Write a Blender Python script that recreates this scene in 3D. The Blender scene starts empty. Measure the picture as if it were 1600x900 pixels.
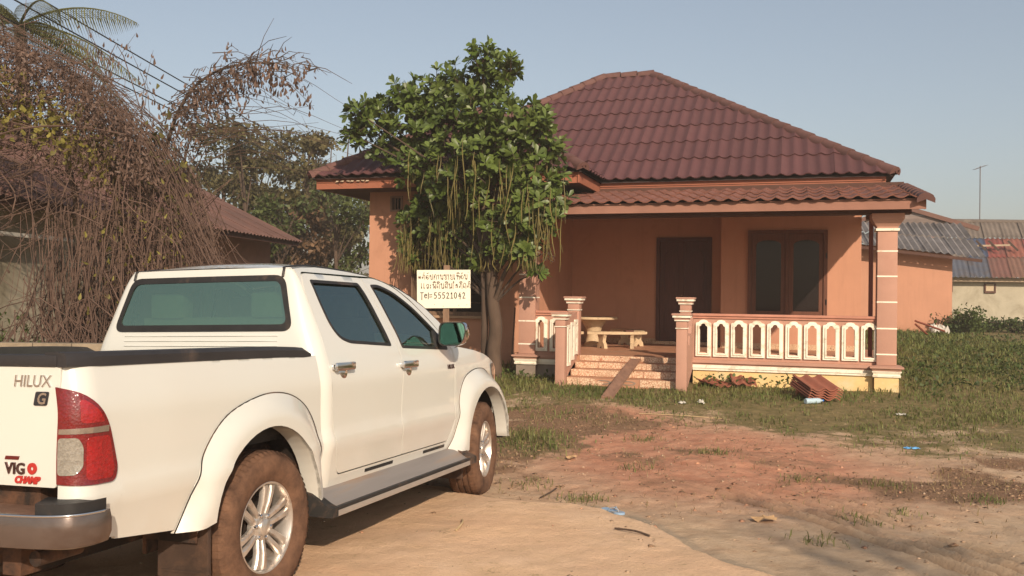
import bpy, bmesh, math, random
import numpy as np
from mathutils import Vector, Matrix
from mathutils.geometry import delaunay_2d_cdt
random.seed(7)
rng = np.random.default_rng(11)
PI = math.pi
C = bpy.context.scene.collection
S = bpy.context.scene

# ---------------------------------------------------------------- camera, sky, sun, exposure
F_PX, CAM_Z = 1410.0, 1.6
cam_data = bpy.data.cameras.new('camera')
cam = bpy.data.objects.new('camera', cam_data)
C.objects.link(cam)
cam_data.sensor_width = 36.0
cam_data.lens = F_PX / 1600 * 36
cam_data.clip_start = 0.05
cam_data.clip_end = 4000
cam.matrix_world = (Matrix.Translation((0, 0, CAM_Z)) @ Matrix.Rotation(PI / 2 + math.atan(8 / F_PX), 4, 'X')
                    @ Matrix.Rotation(0.012, 4, 'Z'))
S.camera = cam

SUN_EL = math.radians(27)
SUN_DIR = Vector((0.268 * math.cos(SUN_EL), -0.964 * math.cos(SUN_EL), math.sin(SUN_EL))).normalized()   # towards the sun
world = bpy.data.worlds.new('World')
S.world = world
world.use_nodes = True
wn, wl = world.node_tree.nodes, world.node_tree.links
bg = wn['Background']
sky = wn.new('ShaderNodeTexSky')
sky.sky_type = 'NISHITA'
sky.sun_disc = False
sky.sun_elevation = SUN_EL
sky.sun_rotation = math.atan2(SUN_DIR.x, SUN_DIR.y)
sky.altitude = 100
sky.air_density = 1.1
sky.dust_density = 2.2
sky.ozone_density = 1.0
tint = wn.new('ShaderNodeHueSaturation')          # dusty dry-season air: a greyer blue all over
tint.inputs['Saturation'].default_value = .78
wl.new(sky.outputs[0], tint.inputs['Color'])
gam = wn.new('ShaderNodeGamma')                      # thick haze evens the sky out
gam.inputs['Gamma'].default_value = .78
wl.new(tint.outputs[0], gam.inputs['Color'])
wl.new(gam.outputs[0], bg.inputs['Color'])
bg.inputs['Strength'].default_value = 0.109
sun_data = bpy.data.lights.new('sun', 'SUN')
sun_data.energy = 3.3
sun_data.angle = math.radians(0.7)
sun_data.color = (1.0, 0.825, 0.645)
sun = bpy.data.objects.new('sun', sun_data)
C.objects.link(sun)
sun.rotation_euler = SUN_DIR.to_track_quat('Z', 'Y').to_euler()
sun.location = (10, -30, 30)
S.view_settings.view_transform = 'Standard'
S.view_settings.look = 'None'
S.view_settings.exposure = 0.65
S.view_settings.gamma = 1.0
S.render.engine = 'CYCLES'
S.cycles.use_denoising = True
S.cycles.max_bounces = 10
S.cycles.diffuse_bounces = 6
S.cycles.transparent_max_bounces = 24

# ---------------------------------------------------------------- materials
MATS = {}
def nodes_of(name):
    m = bpy.data.materials.new(name)
    m.use_nodes = True
    return m, m.node_tree.nodes, m.node_tree.links, m.node_tree.nodes['Principled BSDF']
def noise(n, l, co, scale, detail=4, rough=.6, dist=0):
    t = n.new('ShaderNodeTexNoise')
    t.inputs['Scale'].default_value = scale
    t.inputs['Detail'].default_value = detail
    t.inputs['Roughness'].default_value = rough
    t.inputs['Distortion'].default_value = dist
    l.new(co, t.inputs['Vector'])
    return t.outputs['Fac']
def ramp(n, l, fac, a, b, ca=(0, 0, 0, 1), cb=(1, 1, 1, 1)):
    r = n.new('ShaderNodeValToRGB')
    r.color_ramp.elements[0].position = a
    r.color_ramp.elements[1].position = b
    r.color_ramp.elements[0].color = ca
    r.color_ramp.elements[1].color = cb
    l.new(fac, r.inputs[0])
    return r.outputs[0]
def mix(n, l, fac, a, b, mode='MIX'):
    m = n.new('ShaderNodeMix')
    m.data_type = 'RGBA'
    m.blend_type = mode
    for v, i in ((fac, 0), (a, 6), (b, 7)):
        if isinstance(v, (int, float)):
            m.inputs[i].default_value = v
        elif isinstance(v, tuple):
            m.inputs[i].default_value = v if len(v) == 4 else (*v, 1)
        else:
            l.new(v, m.inputs[i])
    return m.outputs[2]
def math_n(n, l, op, a, b=0.0):
    m = n.new('ShaderNodeMath')
    m.operation = op
    for v, i in ((a, 0), (b, 1)):
        if isinstance(v, (int, float)):
            m.inputs[i].default_value = v
        else:
            l.new(v, m.inputs[i])
    return m.outputs[0]
def coords(n):
    return n.new('ShaderNodeTexCoord').outputs['Object']
def add_bump(n, l, b, h, strength, dist=.01):
    bp = n.new('ShaderNodeBump')
    bp.inputs['Strength'].default_value = strength
    bp.inputs['Distance'].default_value = dist
    l.new(h, bp.inputs['Height'])
    l.new(bp.outputs[0], b.inputs['Normal'])
def M(name, col, rough=.7, var=.12, scale=3.0, bump=.0, bscale=60, metal=0.0, spec=.3, dirt=None, obj_var=0.0, stretch=None, coat=0.0):
    """plain procedural surface: colour with soft variation, optional dirt = (colour, amount, scale), fine relief"""
    if name in MATS:
        return MATS[name]
    m, n, l, b = nodes_of(name)
    co = coords(n)
    if stretch:
        mp = n.new('ShaderNodeMapping')
        mp.inputs['Scale'].default_value = stretch
        l.new(co, mp.inputs[0])
        co = mp.outputs[0]
    lo = tuple(c * (1 - var) for c in col)
    hi = tuple(min(1, c * (1 + var)) for c in col)
    f = noise(n, l, co, scale, 6, .65)
    c = mix(n, l, ramp(n, l, f, .3, .7), lo, hi)
    if obj_var:
        oi = n.new('ShaderNodeObjectInfo')
        v = math_n(n, l, 'MULTIPLY_ADD', oi.outputs['Random'], obj_var)
        v.node.inputs[2].default_value = 1 - obj_var / 2
        hs = n.new('ShaderNodeHueSaturation')
        l.new(c, hs.inputs['Color'])
        l.new(v, hs.inputs['Value'])
        c = hs.outputs[0]
    if dirt:
        dcol, amt, ds = dirt
        d = noise(n, l, co, ds, 8, .7, .4)
        c = mix(n, l, ramp(n, l, d, .62 - amt * .35, .80 - amt * .2), c, dcol)
    l.new(c, b.inputs['Base Color'])
    b.inputs['Roughness'].default_value = rough
    b.inputs['Metallic'].default_value = metal
    b.inputs['Specular IOR Level'].default_value = spec
    b.inputs['Coat Weight'].default_value = coat
    b.inputs['Coat Roughness'].default_value = .06
    if bump:
        add_bump(n, l, b, noise(n, l, co, bscale, 5, .7), bump)
    MATS[name] = m
    return m

# ---------------------------------------------------------------- mesh helpers
def mesh_obj(name, verts, faces, mat, parent=None, smooth=None, kind=None, label=None, cat=None, group=None, mats=None):
    me = bpy.data.meshes.new(name)
    me.from_pydata([tuple(map(float, v)) for v in verts], [], faces)
    me.validate()
    if mat is not None:
        me.materials.append(mat)
    if smooth is not None:
        me.shade_smooth()
        if smooth < 180:
            me.set_sharp_from_angle(angle=math.radians(smooth))
    o = bpy.data.objects.new(name, me)
    C.objects.link(o)
    if parent is not None:
        o.parent = parent
    tag(o, label, cat, group, kind)
    return o
def big_mesh(name, verts, tris, mat, parent=None, smooth=False, kind=None, quads=False):
    """fast path for large numpy arrays"""
    verts = np.asarray(verts, np.float32)
    tris = np.asarray(tris, np.int32)
    k = tris.shape[1]
    me = bpy.data.meshes.new(name)
    me.vertices.add(len(verts))
    me.vertices.foreach_set('co', verts.ravel())
    me.loops.add(tris.size)
    me.loops.foreach_set('vertex_index', tris.ravel())
    me.polygons.add(len(tris))
    me.polygons.foreach_set('loop_start', np.arange(0, tris.size, k, dtype=np.int32))
    me.update(calc_edges=True)
    me.materials.append(mat)
    if smooth:
        me.shade_smooth()
    o = bpy.data.objects.new(name, me)
    C.objects.link(o)
    if parent is not None:
        o.parent = parent
    if kind:
        o['kind'] = kind
    return o
def tag(o, label=None, cat=None, group=None, kind=None):
    if label: o['label'] = label
    if cat: o['category'] = cat
    if group: o['group'] = group
    if kind: o['kind'] = kind
    return o
def thing(name, label, cat, loc=(0, 0, 0), rz=0.0, group=None, matrix=None):
    o = bpy.data.objects.new(name, None)
    o.empty_display_size = .2
    C.objects.link(o)
    if matrix is not None:
        o.matrix_world = matrix
    else:
        o.location = loc
        o.rotation_euler = (0, 0, rz)
    return tag(o, label, cat, group)
def copy_obj(o, parent=None):
    c = o.copy()
    C.objects.link(c)
    if parent is not None:
        c.parent = parent
    return c
def copy_tree(o, loc=None, rz=None, label=None, parent=None):
    c = copy_obj(o, parent)
    if loc is not None: c.location = loc
    if rz is not None: c.rotation_euler = (0, 0, rz)
    if label: c['label'] = label
    for ch in list(o.children):
        copy_tree(ch, parent=c)
    return c

def in_poly(px, py, poly):
    inside = np.zeros(px.shape, bool)
    n = len(poly)
    for i in range(n):
        x0, y0 = poly[i]; x1, y1 = poly[(i + 1) % n]
        c = ((y0 > py) != (y1 > py))
        if y1 != y0:
            inside ^= c & (px < (x1 - x0) * (py - y0) / (y1 - y0) + x0)
    return inside
def resample(poly, step, closed=True):
    out = []
    n = len(poly)
    for i in range(n if closed else n - 1):
        a = np.array(poly[i], float); b = np.array(poly[(i + 1) % n], float)
        k = max(1, int(round(np.linalg.norm(b - a) / step)))
        for j in range(k):
            out.append(a + (b - a) * j / k)
    if not closed:
        out.append(np.array(poly[-1], float))
    return out
def smooth_line(pts, n=8):
    """Catmull-Rom through pts"""
    P = [np.array(p, float) for p in pts]
    P = [2 * P[0] - P[1]] + P + [2 * P[-1] - P[-2]]
    out = []
    for i in range(1, len(P) - 2):
        for j in range(n):
            t = j / n
            out.append(.5 * ((2 * P[i]) + (P[i + 1] - P[i - 1]) * t + (2 * P[i - 1] - 5 * P[i] + 4 * P[i + 1] - P[i + 2]) * t * t
                             + (3 * P[i] - P[i - 1] - 3 * P[i + 1] + P[i + 2]) * t ** 3))
    out.append(P[-2])
    return out
def round_poly(poly, r, n=4):
    out = []
    m = len(poly)
    rr = r if isinstance(r, (list, tuple)) else [r] * m
    for i in range(m):
        p = np.array(poly[i], float); a = np.array(poly[i - 1], float) - p; b = np.array(poly[(i + 1) % m], float) - p
        la, lb = np.linalg.norm(a), np.linalg.norm(b)
        q = min(rr[i], la * .49, lb * .49)
        if q < 1e-5:
            out.append(p); continue
        A, B = p + a / la * q, p + b / lb * q
        for j in range(n + 1):
            t = j / n
            out.append((1 - t) ** 2 * A + 2 * t * (1 - t) * p + t * t * B)
    return out
def cdt(outer, holes=(), grid=None):
    """triangulate a 2D polygon with holes and optional interior grid points -> verts, tris, loops"""
    pts, edges, loops = [], [], []
    for lp in [outer, *holes]:
        s = len(pts)
        pts += [tuple(p) for p in lp]
        k = len(lp)
        edges += [(s + i, s + (i + 1) % k) for i in range(k)]
        loops.append(list(range(s, s + k)))
    if grid:
        A = np.array(outer)
        gx = np.arange(A[:, 0].min() + grid * .5, A[:, 0].max(), grid)
        gy = np.arange(A[:, 1].min() + grid * .5, A[:, 1].max(), grid)
        X, Y = np.meshgrid(gx, gy)
        X, Y = X.ravel(), Y.ravel()
        ok = in_poly(X, Y, outer)
        for h in holes:
            ok &= ~in_poly(X, Y, h)
        B = np.array([p for lp in [outer, *holes] for p in lp])
        X, Y = X[ok], Y[ok]
        if len(X):
            d = ((X[:, None] - B[None, :, 0]) ** 2 + (Y[:, None] - B[None, :, 1]) ** 2).min(1)
            k = d > (grid * .45) ** 2
            pts += list(zip(X[k].tolist(), Y[k].tolist()))
    r = delaunay_2d_cdt([Vector(p) for p in pts], edges, [], 0, 1e-6)
    V = np.array([tuple(v) for v in r[0]])
    T = np.array([f for f in r[2] if len(f) == 3])
    cx, cy = V[T].mean(1).T
    ok = in_poly(cx, cy, outer)
    for h in holes:
        ok &= ~in_poly(cx, cy, h)
    T = T[ok]
    # map loops to output verts
    omap = {}
    for i, src in enumerate(r[3]):
        for s_ in src:
            omap[s_] = i
    loops = [[omap[i] for i in lp] for lp in loops]
    a, b, c = V[T[:, 0]], V[T[:, 1]], V[T[:, 2]]
    flip = ((b[:, 0] - a[:, 0]) * (c[:, 1] - a[:, 1]) - (b[:, 1] - a[:, 1]) * (c[:, 0] - a[:, 0])) < 0
    T[flip] = T[flip][:, ::-1]
    return V, T, loops

class MB:
    """collects simple shapes and links them as one mesh object"""
    def __init__(s):
        s.v, s.f = [], []
    def add(s, v, f):
        k = len(s.v)
        s.v += [tuple(p) for p in v]
        s.f += [tuple(k + i for i in q) for q in f]
        return s
    def box(s, x0, x1, y0, y1, z0, z1):
        return s.add([(x0, y0, z0), (x1, y0, z0), (x1, y1, z0), (x0, y1, z0), (x0, y0, z1), (x1, y0, z1), (x1, y1, z1), (x0, y1, z1)],
                     [(0, 3, 2, 1), (4, 5, 6, 7), (0, 1, 5, 4), (1, 2, 6, 5), (2, 3, 7, 6), (3, 0, 4, 7)])
    def bbox(s, x0, x1, y0, y1, z0, z1, b=.01):
        """box with chamfered edges"""
        bm = bmesh.new()
        bmesh.ops.create_cube(bm, size=1)
        for v in bm.verts:
            v.co = Vector(((x0 + x1) / 2 + v.co.x * (x1 - x0), (y0 + y1) / 2 + v.co.y * (y1 - y0), (z0 + z1) / 2 + v.co.z * (z1 - z0)))
        bmesh.ops.bevel(bm, geom=bm.edges[:], offset=b, segments=2, affect='EDGES', profile=.6)
        return s.bm(bm)
    def bm(s, bm):
        bm.verts.index_update()
        s.add([v.co[:] for v in bm.verts], [[v.index for v in f.verts] for f in bm.faces])
        bm.free()
        return s
    def obox(s, a, b, w, h, up=(0, 0, 1)):
        """bar of section w x h from a to b"""
        a, b, up = Vector(a), Vector(b), Vector(up)
        d = (b - a).normalized()
        r = d.cross(up)
        if r.length < 1e-4: r = d.cross(Vector((1, 0, 0)))
        r.normalize(); u = r.cross(d)
        q = [r * (sx * w / 2) + u * (sy * h / 2) for sx, sy in ((-1, -1), (1, -1), (1, 1), (-1, 1))]
        return s.add([a + k for k in q] + [b + k for k in q],
                     [(0, 1, 2, 3), (7, 6, 5, 4), (0, 4, 5, 1), (1, 5, 6, 2), (2, 6, 7, 3), (3, 7, 4, 0)])
    def tube(s, pts, r, n=8, caps=True):
        P = [Vector(p) for p in pts]
        R = r if isinstance(r, (list, tuple, np.ndarray)) else [r] * len(P)
        up = Vector((0, 0, 1))
        vs, fs = [], []
        prev = None
        for i, p in enumerate(P):
            d = (P[min(i + 1, len(P) - 1)] - P[max(i - 1, 0)])
            d = d.normalized() if d.length > 1e-9 else Vector((0, 0, 1))
            if prev is None:
                a = d.cross(up)
                if a.length < .05: a = d.cross(Vector((1, 0, 0)))
            else:
                a = prev - d * prev.dot(d)
            a.normalize(); prev = a
            b = d.cross(a)
            for k in range(n):
                t = 2 * PI * k / n
                vs.append(p + (a * math.cos(t) + b * math.sin(t)) * R[i])
        for i in range(len(P) - 1):
            for k in range(n):
                k2 = (k + 1) % n
                fs.append((i * n + k, i * n + k2, (i + 1) * n + k2, (i + 1) * n + k))
        if caps:
            fs.append(tuple(range(n - 1, -1, -1)))
            fs.append(tuple(range((len(P) - 1) * n, len(P) * n)))
        return s.add(vs, fs)
    def lathe(s, prof, n=24, c=(0, 0, 0), axis='z', closed=False, cap=True):
        """profile of (r, h) turned about an axis"""
        vs, fs = [], []
        for r, h in prof:
            for k in range(n):
                t = 2 * PI * k / n
                x, y = r * math.cos(t), r * math.sin(t)
                p = (x, y, h) if axis == 'z' else (x, h, y) if axis == 'y' else (h, x, y)
                vs.append((p[0] + c[0], p[1] + c[1], p[2] + c[2]))
        m = len(prof)
        for i in range(m if closed else m - 1):
            j = (i + 1) % m
            for k in range(n):
                k2 = (k + 1) % n
                fs.append((i * n + k, i * n + k2, j * n + k2, j * n + k))
        if not closed and cap:
            if prof[0][0] > 1e-6: fs.append(tuple(range(n - 1, -1, -1)))
            if prof[-1][0] > 1e-6: fs.append(tuple(range((m - 1) * n, m * n)))
        return s.add(vs, fs)
    def plate(s, outer, holes=(), t0=0.0, t1=.02, fn=None):
        """polygon with holes in a plane, thickened between t0 and t1; fn maps (a, b, t) to a point"""
        fn = fn or (lambda a, b, t: (a, t, b))
        V, T, L = cdt(outer, holes)
        k = len(V)
        vs = [fn(a, b, t0) for a, b in V] + [fn(a, b, t1) for a, b in V]
        fs = [tuple(t) for t in T] + [tuple(k + i for i in t[::-1]) for t in T]
        for lp in L:
            for i in range(len(lp)):
                a, b = lp[i], lp[(i + 1) % len(lp)]
                fs.append((a, k + a, k + b, b))
        return s.add(vs, fs)
    def build(s, name, mat, parent=None, smooth=None, fix=True, **kw):
        o = mesh_obj(name, s.v, s.f, mat, parent, smooth, **kw)
        if fix:
            bm = bmesh.new(); bm.from_mesh(o.data)
            bmesh.ops.recalc_face_normals(bm, faces=bm.faces[:])
            bm.to_mesh(o.data); bm.free()
        return o
def text_verts(txt, size, shear=0.0, extrude=.002, spacing=1.0, offset=0.0):
    cu = bpy.data.curves.new('lettering', 'FONT')
    cu.body = txt; cu.size = size; cu.shear = shear; cu.extrude = extrude; cu.space_character = spacing; cu.offset = offset
    cu.resolution_u = 3
    o = bpy.data.objects.new('lettering', cu)
    C.objects.link(o)
    dg = bpy.context.evaluated_depsgraph_get()
    me = bpy.data.meshes.new_from_object(o.evaluated_get(dg))
    v = [tuple(p.co) for p in me.vertices]
    f = [tuple(p.vertices) for p in me.polygons]
    bpy.data.objects.remove(o); bpy.data.curves.remove(cu); bpy.data.meshes.remove(me)
    return v, f
def interp(x, xs, ys):
    """smooth monotone cubic through (xs, ys)"""
    x = np.asarray(x, float); xs = np.asarray(xs, float); ys = np.asarray(ys, float)
    h = np.diff(xs); d = np.diff(ys) / h
    m = np.zeros_like(ys)
    m[0], m[-1] = d[0], d[-1]
    for i in range(1, len(xs) - 1):
        if d[i - 1] * d[i] > 0:
            w1, w2 = 2 * h[i] + h[i - 1], h[i] + 2 * h[i - 1]
            m[i] = (w1 + w2) / (w1 / d[i - 1] + w2 / d[i])
    xc = np.clip(x, xs[0], xs[-1])
    i = np.clip(np.searchsorted(xs, xc) - 1, 0, len(xs) - 2)
    t = (xc - xs[i]) / h[i]
    return ((1 + 2 * t) * (1 - t) ** 2 * ys[i] + t * (1 - t) ** 2 * h[i] * m[i] + t * t * (3 - 2 * t) * ys[i + 1] + t * t * (t - 1) * h[i] * m[i + 1])
def sstep(a, b, x):
    t = np.clip((np.asarray(x, float) - a) / (b - a), 0, 1)
    return t * t * (3 - 2 * t)
# value noise for shaping ground and crowns
_perm = np.random.default_rng(5).random((64, 64))
def vnoise(x, y):
    x = np.asarray(x, float); y = np.asarray(y, float)
    xi, yi = np.floor(x).astype(int), np.floor(y).astype(int)
    fx, fy = x - xi, y - yi
    fx, fy = fx * fx * (3 - 2 * fx), fy * fy * (3 - 2 * fy)
    g = lambda a, b: _perm[a % 64, b % 64]
    return (g(xi, yi) * (1 - fx) + g(xi + 1, yi) * fx) * (1 - fy) + (g(xi, yi + 1) * (1 - fx) + g(xi + 1, yi + 1) * fx) * fy
def fbm(x, y, o=4):
    s, a, t = 0, .5, 0
    for k in range(o):
        s = s + a * vnoise(x * 2 ** k + 17 * k, y * 2 ** k + 31 * k); t += a; a *= .5
    return s / t
# ---------------------------------------------------------------- ground
def gz(x, y):
    x = np.asarray(x, float); y = np.asarray(y, float)
    z = interp(y, [-60, 0, 4.5, 7.8, 11, 14, 17, 28, 45, 400], [.1, .03, .0, -.075, -.01, .12, .2, .42, .5, .9])
    z = z + sstep(4.5, 9, x) * sstep(9, 15, y) * .10
    z = z - .07 * sstep(-1.6, -4.0, x) * sstep(13, 9, y)
    near = sstep(60, 25, np.hypot(x, y))
    z = z + near * (fbm(x * .55 + 9, y * .55) - .5) * .07 + near * (fbm(x * 2.6, y * 2.6 + 4) - .5) * .034
    z = z + near * (1 - .7 * slab(x, y)) * (fbm(x * 8.5 + 2, y * 8.5, 3) - .5) * .024
    # broken edge of the hard dusty forecourt
    z = z + .03 * slab(x, y)
    # mound of dug earth in the middle of the yard, wheel ruts to the right
    z = z + .05 * np.exp(-(((x - 2.3) / 1.1) ** 2 + ((y - 9.0) / .8) ** 2)) * (.5 + fbm(x * 3, y * 3))
    r = rut(x, y)
    z = z + r * .03 * np.sin(rutc(x, y) * 2 * PI / .16)
    return z
def slab(x, y):
    edge = interp(x, [-9, -3.0, -.9, -.2, .55, .95, 1.25, 1.6, 3], [9.3, 8.9, 7.9, 7.45, 7.0, 6.3, 5.6, 5.0, 2.5])
    d = edge + (fbm(x * 1.6 + 3, y * 1.6) - .5) * .5 - y
    return sstep(-.09, .09, d)
def slab_edge(x, y):
    edge = interp(x, [-9, -3.0, -.9, -.2, .55, .95, 1.25, 1.6, 3], [9.3, 8.9, 7.9, 7.45, 7.0, 6.3, 5.6, 5.0, 2.5])
    d = edge + (fbm(x * 1.6 + 3, y * 1.6) - .5) * .5 - y
    return .8 * np.exp(-((d + .12) / (.10 + .25 * fbm(x * 2, y * 2))) ** 2) * sstep(.0, .9, x) * (.35 + .9 * fbm(x * 3 + 1, y * 3))
def rutc(x, y):
    return (x - 2.9) + (y - 6.2) * .42 + .05 * (y - 6.2) ** 2
def rut(x, y):
    c = rutc(x, y)
    a = sstep(.62, .5, np.abs(c)) + sstep(.5, .4, np.abs(c - 1.75)) * .8
    return a * sstep(8.2, 7.2, y) * sstep(.35, .6, fbm(x * 1.1 + 5, y * 1.1))
def grass_m(x, y):
    yb = interp(x, [-14, -4, -1, 0, 1.2, 1.9, 2.6, 3.2, 3.7, 4.3, 5.5, 9], [9.5, 10.5, 12.2, 12.4, 11.9, 11.6, 11.5, 11.1, 10.6, 10.2, 9.7, 9.0])
    d = y - yb + (fbm(x * .9, y * .9 + 7) - .5) * 3.4 + (fbm(x * 4, y * 4) - .5) * 1.8
    g = sstep(-1.3, 1.7, d)
    tuft = np.exp(-(((x - .22) / .42) ** 2 + ((y - 10.0) / .75) ** 2))
    path = np.exp(-(((x - 1.5 - (12.2 - y) * .12) / .55) ** 2)) * sstep(13.1, 12.3, y)
    return np.clip(np.maximum(g * (1 - .85 * path), tuft * 1.2), 0, 1)
def litter_m(x, y):
    d = np.exp(-(((x - .5) / 1.5) ** 2 + ((y - 10.4) / 2.3) ** 2)) * 1.3 + np.exp(-(((x - 4.4) / 1.6) ** 2 + ((y - 8.3) / 1.2) ** 2))
    return np.clip(d * sstep(.25, .65, fbm(x * 1.4 + 2, y * 1.4)) * 1.5, 0, 1)
def red_m(x, y):
    d = np.exp(-(((x - 2.1) / 1.8) ** 2 + ((y - 9.3) / 2.0) ** 2)) * 1.5 + .8 * np.exp(-(((x - 1.4) / .6) ** 2 + ((y - 11.9) / .9) ** 2))
    return np.clip(d * (.5 + fbm(x * .8, y * .8 + 3)), 0, 1)
def axis_lines(a, b, step, far, grow=1.12):
    xs = list(np.arange(a, b + 1e-6, step))
    s, p = step, xs[-1]
    while p < far[1]:
        s *= grow; p += s; xs.append(p)
    s, p = step, xs[0]
    while p > far[0]:
        s *= grow; p -= s; xs.insert(0, p)
    return np.array(xs)
gx = axis_lines(-3.2, 6.4, .035, (-420, 420))
gy = axis_lines(4.6, 13.0, .035, (-80, 900))
GX, GY = np.meshgrid(gx, gy)
GZ = gz(GX, GY)
nx, ny = len(gx), len(gy)
idx = np.arange(nx * ny).reshape(ny, nx)
gf = np.stack([idx[:-1, :-1], idx[:-1, 1:], idx[1:, 1:], idx[1:, :-1]], -1).reshape(-1, 4)
m, n, l, b = nodes_of('yard earth')
co = coords(n)
at = n.new('ShaderNodeAttribute'); at.attribute_name = 'zones'
sp = n.new('ShaderNodeSeparateColor'); l.new(at.outputs['Color'], sp.inputs[0])
at2 = n.new('ShaderNodeAttribute'); at2.attribute_name = 'zones_two'
sp2 = n.new('ShaderNodeSeparateColor'); l.new(at2.outputs['Color'], sp2.inputs[0])
patchy = noise(n, l, co, 3.1, 9, .78)
big, mid, fine = noise(n, l, co, .9, 5), noise(n, l, co, 6, 8, .7), noise(n, l, co, 45, 8, .75)
sand = mix(n, l, ramp(n, l, mid, .3, .7), (.44, .305, .19), (.58, .43, .29))
red = mix(n, l, ramp(n, l, mid, .3, .72), (.44, .195, .115), (.60, .315, .20))
lit = mix(n, l, ramp(n, l, fine, .35, .65), (.15, .085, .048), (.33, .20, .12))
gra = mix(n, l, ramp(n, l, mid, .3, .7), (.11, .10, .038), (.27, .20, .095))
slb = mix(n, l, ramp(n, l, big, .3, .7), (.70, .44, .265), (.80, .565, .375))
gry = (.37, .29, .205)
def soft(mask, w=.35):
    k = math_n(n, l, 'ADD', mask, math_n(n, l, 'MULTIPLY', math_n(n, l, 'SUBTRACT', fine, .5), w))
    k = math_n(n, l, 'ADD', k, math_n(n, l, 'MULTIPLY', math_n(n, l, 'SUBTRACT', patchy, .5), w * 2.2))
    return ramp(n, l, math_n(n, l, 'ADD', k, math_n(n, l, 'MULTIPLY', math_n(n, l, 'SUBTRACT', mid, .5), w)), .3, .7)
c = mix(n, l, ramp(n, l, math_n(n, l, 'ADD', sp.outputs[0], math_n(n, l, 'MULTIPLY', math_n(n, l, 'SUBTRACT', patchy, .5), .9)), .05, 1.0), sand, red)
c = mix(n, l, soft(sp.outputs[1], .5), c, lit)
slb = mix(n, l, ramp(n, l, patchy, .42, .66), slb, (.67, .45, .275))
slb = mix(n, l, ramp(n, l, noise(n, l, co, 14, 8, .8, .6), .60, .76), slb, (.56, .37, .23))
c = mix(n, l, soft(sp2.outputs[0], .1), c, slb)
c = mix(n, l, soft(sp2.outputs[1], .3), c, gry)
c = mix(n, l, math_n(n, l, 'MULTIPLY', sp2.outputs[2], .8), c, (.27, .17, .10))
c = mix(n, l, soft(sp.outputs[2], 1.1), c, gra)
c = mix(n, l, ramp(n, l, noise(n, l, co, 130, 3), .66, .74), c, (.16, .09, .05))
c = mix(n, l, ramp(n, l, noise(n, l, co, 2.2, 8, .75), .60, .78), c, mix(n, l, .5, c, (.22, .12, .065)))
c = mix(n, l, ramp(n, l, noise(n, l, co, 21, 4, .8, 1.5), .62, .72), c, mix(n, l, .45, c, (.18, .10, .055)))
l.new(c, b.inputs['Base Color'])
b.inputs['Roughness'].default_value = .95
b.inputs['Specular IOR Level'].default_value = .15
add_bump(n, l, b, math_n(n, l, 'ADD', math_n(n, l, 'MULTIPLY', mid, 1.6), fine), .55, .03)
ground = big_mesh('ground', np.stack([GX, GY, GZ], -1).reshape(-1, 3), gf, m, smooth=True, kind='structure')
def set_attr(o, name, arr):
    a = o.data.color_attributes.new(name, 'FLOAT_COLOR', 'POINT')
    a.data.foreach_set('color', np.asarray(arr, np.float32).ravel())
x_, y_ = GX.ravel(), GY.ravel()
o1 = np.ones_like(x_)
set_attr(ground, 'zones', np.stack([red_m(x_, y_), litter_m(x_, y_), grass_m(x_, y_), o1], -1))
set_attr(ground, 'zones_two', np.stack([slab(x_, y_), slab_edge(x_, y_), rut(x_, y_) * (.5 - .5 * np.sin(rutc(x_, y_) * 2 * PI / .16)) * .9, o1], -1))
def Z(x, y): return float(gz(x, y))

# grass blades: numpy built, one mesh per kind of cover
def leafm(name, a, bcol, rough=.55, trans=.35, scale=1.2, spec=.3):
    m, n, l, b = nodes_of(name)
    co = coords(n)
    c = mix(n, l, ramp(n, l, noise(n, l, co, scale, 4, .6), .32, .68), a, bcol)
    g = n.new('ShaderNodeNewGeometry')
    hs = n.new('ShaderNodeHueSaturation')
    l.new(c, hs.inputs['Color'])
    v = math_n(n, l, 'MULTIPLY_ADD', g.outputs['Random Per Island'], .7); v.node.inputs[2].default_value = .65
    l.new(v, hs.inputs['Value'])
    c = hs.outputs[0]
    l.new(c, b.inputs['Base Color'])
    b.inputs['Roughness'].default_value = rough
    b.inputs['Specular IOR Level'].default_value = spec
    if trans:
        t = n.new('ShaderNodeBsdfTranslucent'); l.new(c, t.inputs['Color'])
        mx = n.new('ShaderNodeMixShader'); mx.inputs[0].default_value = trans
        l.new(b.outputs[0], mx.inputs[1]); l.new(t.outputs[0], mx.inputs[2])
        l.new(mx.outputs[0], n['Material Output'].inputs['Surface'])
    return m
def blades(name, P, L, W, mat, lean=.5, kind='stuff', up=None, parent=None, seed=1):
    """curved three-triangle blades rooted at P"""
    r = np.random.default_rng(seed)
    k = len(P)
    a = r.random(k) * 2 * PI
    d = np.stack([np.cos(a), np.sin(a), np.zeros(k)], -1)
    s = np.stack([-np.sin(a + r.normal(0, .6, k)), np.cos(a), np.zeros(k)], -1)
    ln = (lean * (.3 + r.random(k)))[:, None]
    U = np.array([0, 0, 1.])
    L = L[:, None]; W = W[:, None]
    p1 = P + U * L * .55 + d * L * ln * .25
    p2 = P + U * L * (1 - ln * .35) + d * L * ln
    V = np.stack([P - s * W / 2, P + s * W / 2, p1 - s * W * .4, p1 + s * W * .4, p2], 1).reshape(-1, 3)
    q = np.arange(k)[:, None] * 5
    T = np.concatenate([q + np.array([[0, 1, 3]]), q + np.array([[0, 3, 2]]), q + np.array([[2, 3, 4]])])
    return big_mesh(name, V, T, mat, kind=kind, parent=parent)
def scatter(nn, x0, x1, y0, y1, dens, seed):
    r = np.random.default_rng(seed)
    x = r.uniform(x0, x1, nn); y = r.uniform(y0, y1, nn)
    k = r.random(nn) < dens(x, y)
    return x[k], y[k]
HOUSE_O = np.array([.259, 15.86, 0.0])
HU, HV_ = np.array([.954, -.3]), np.array([.3, .954])
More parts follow.
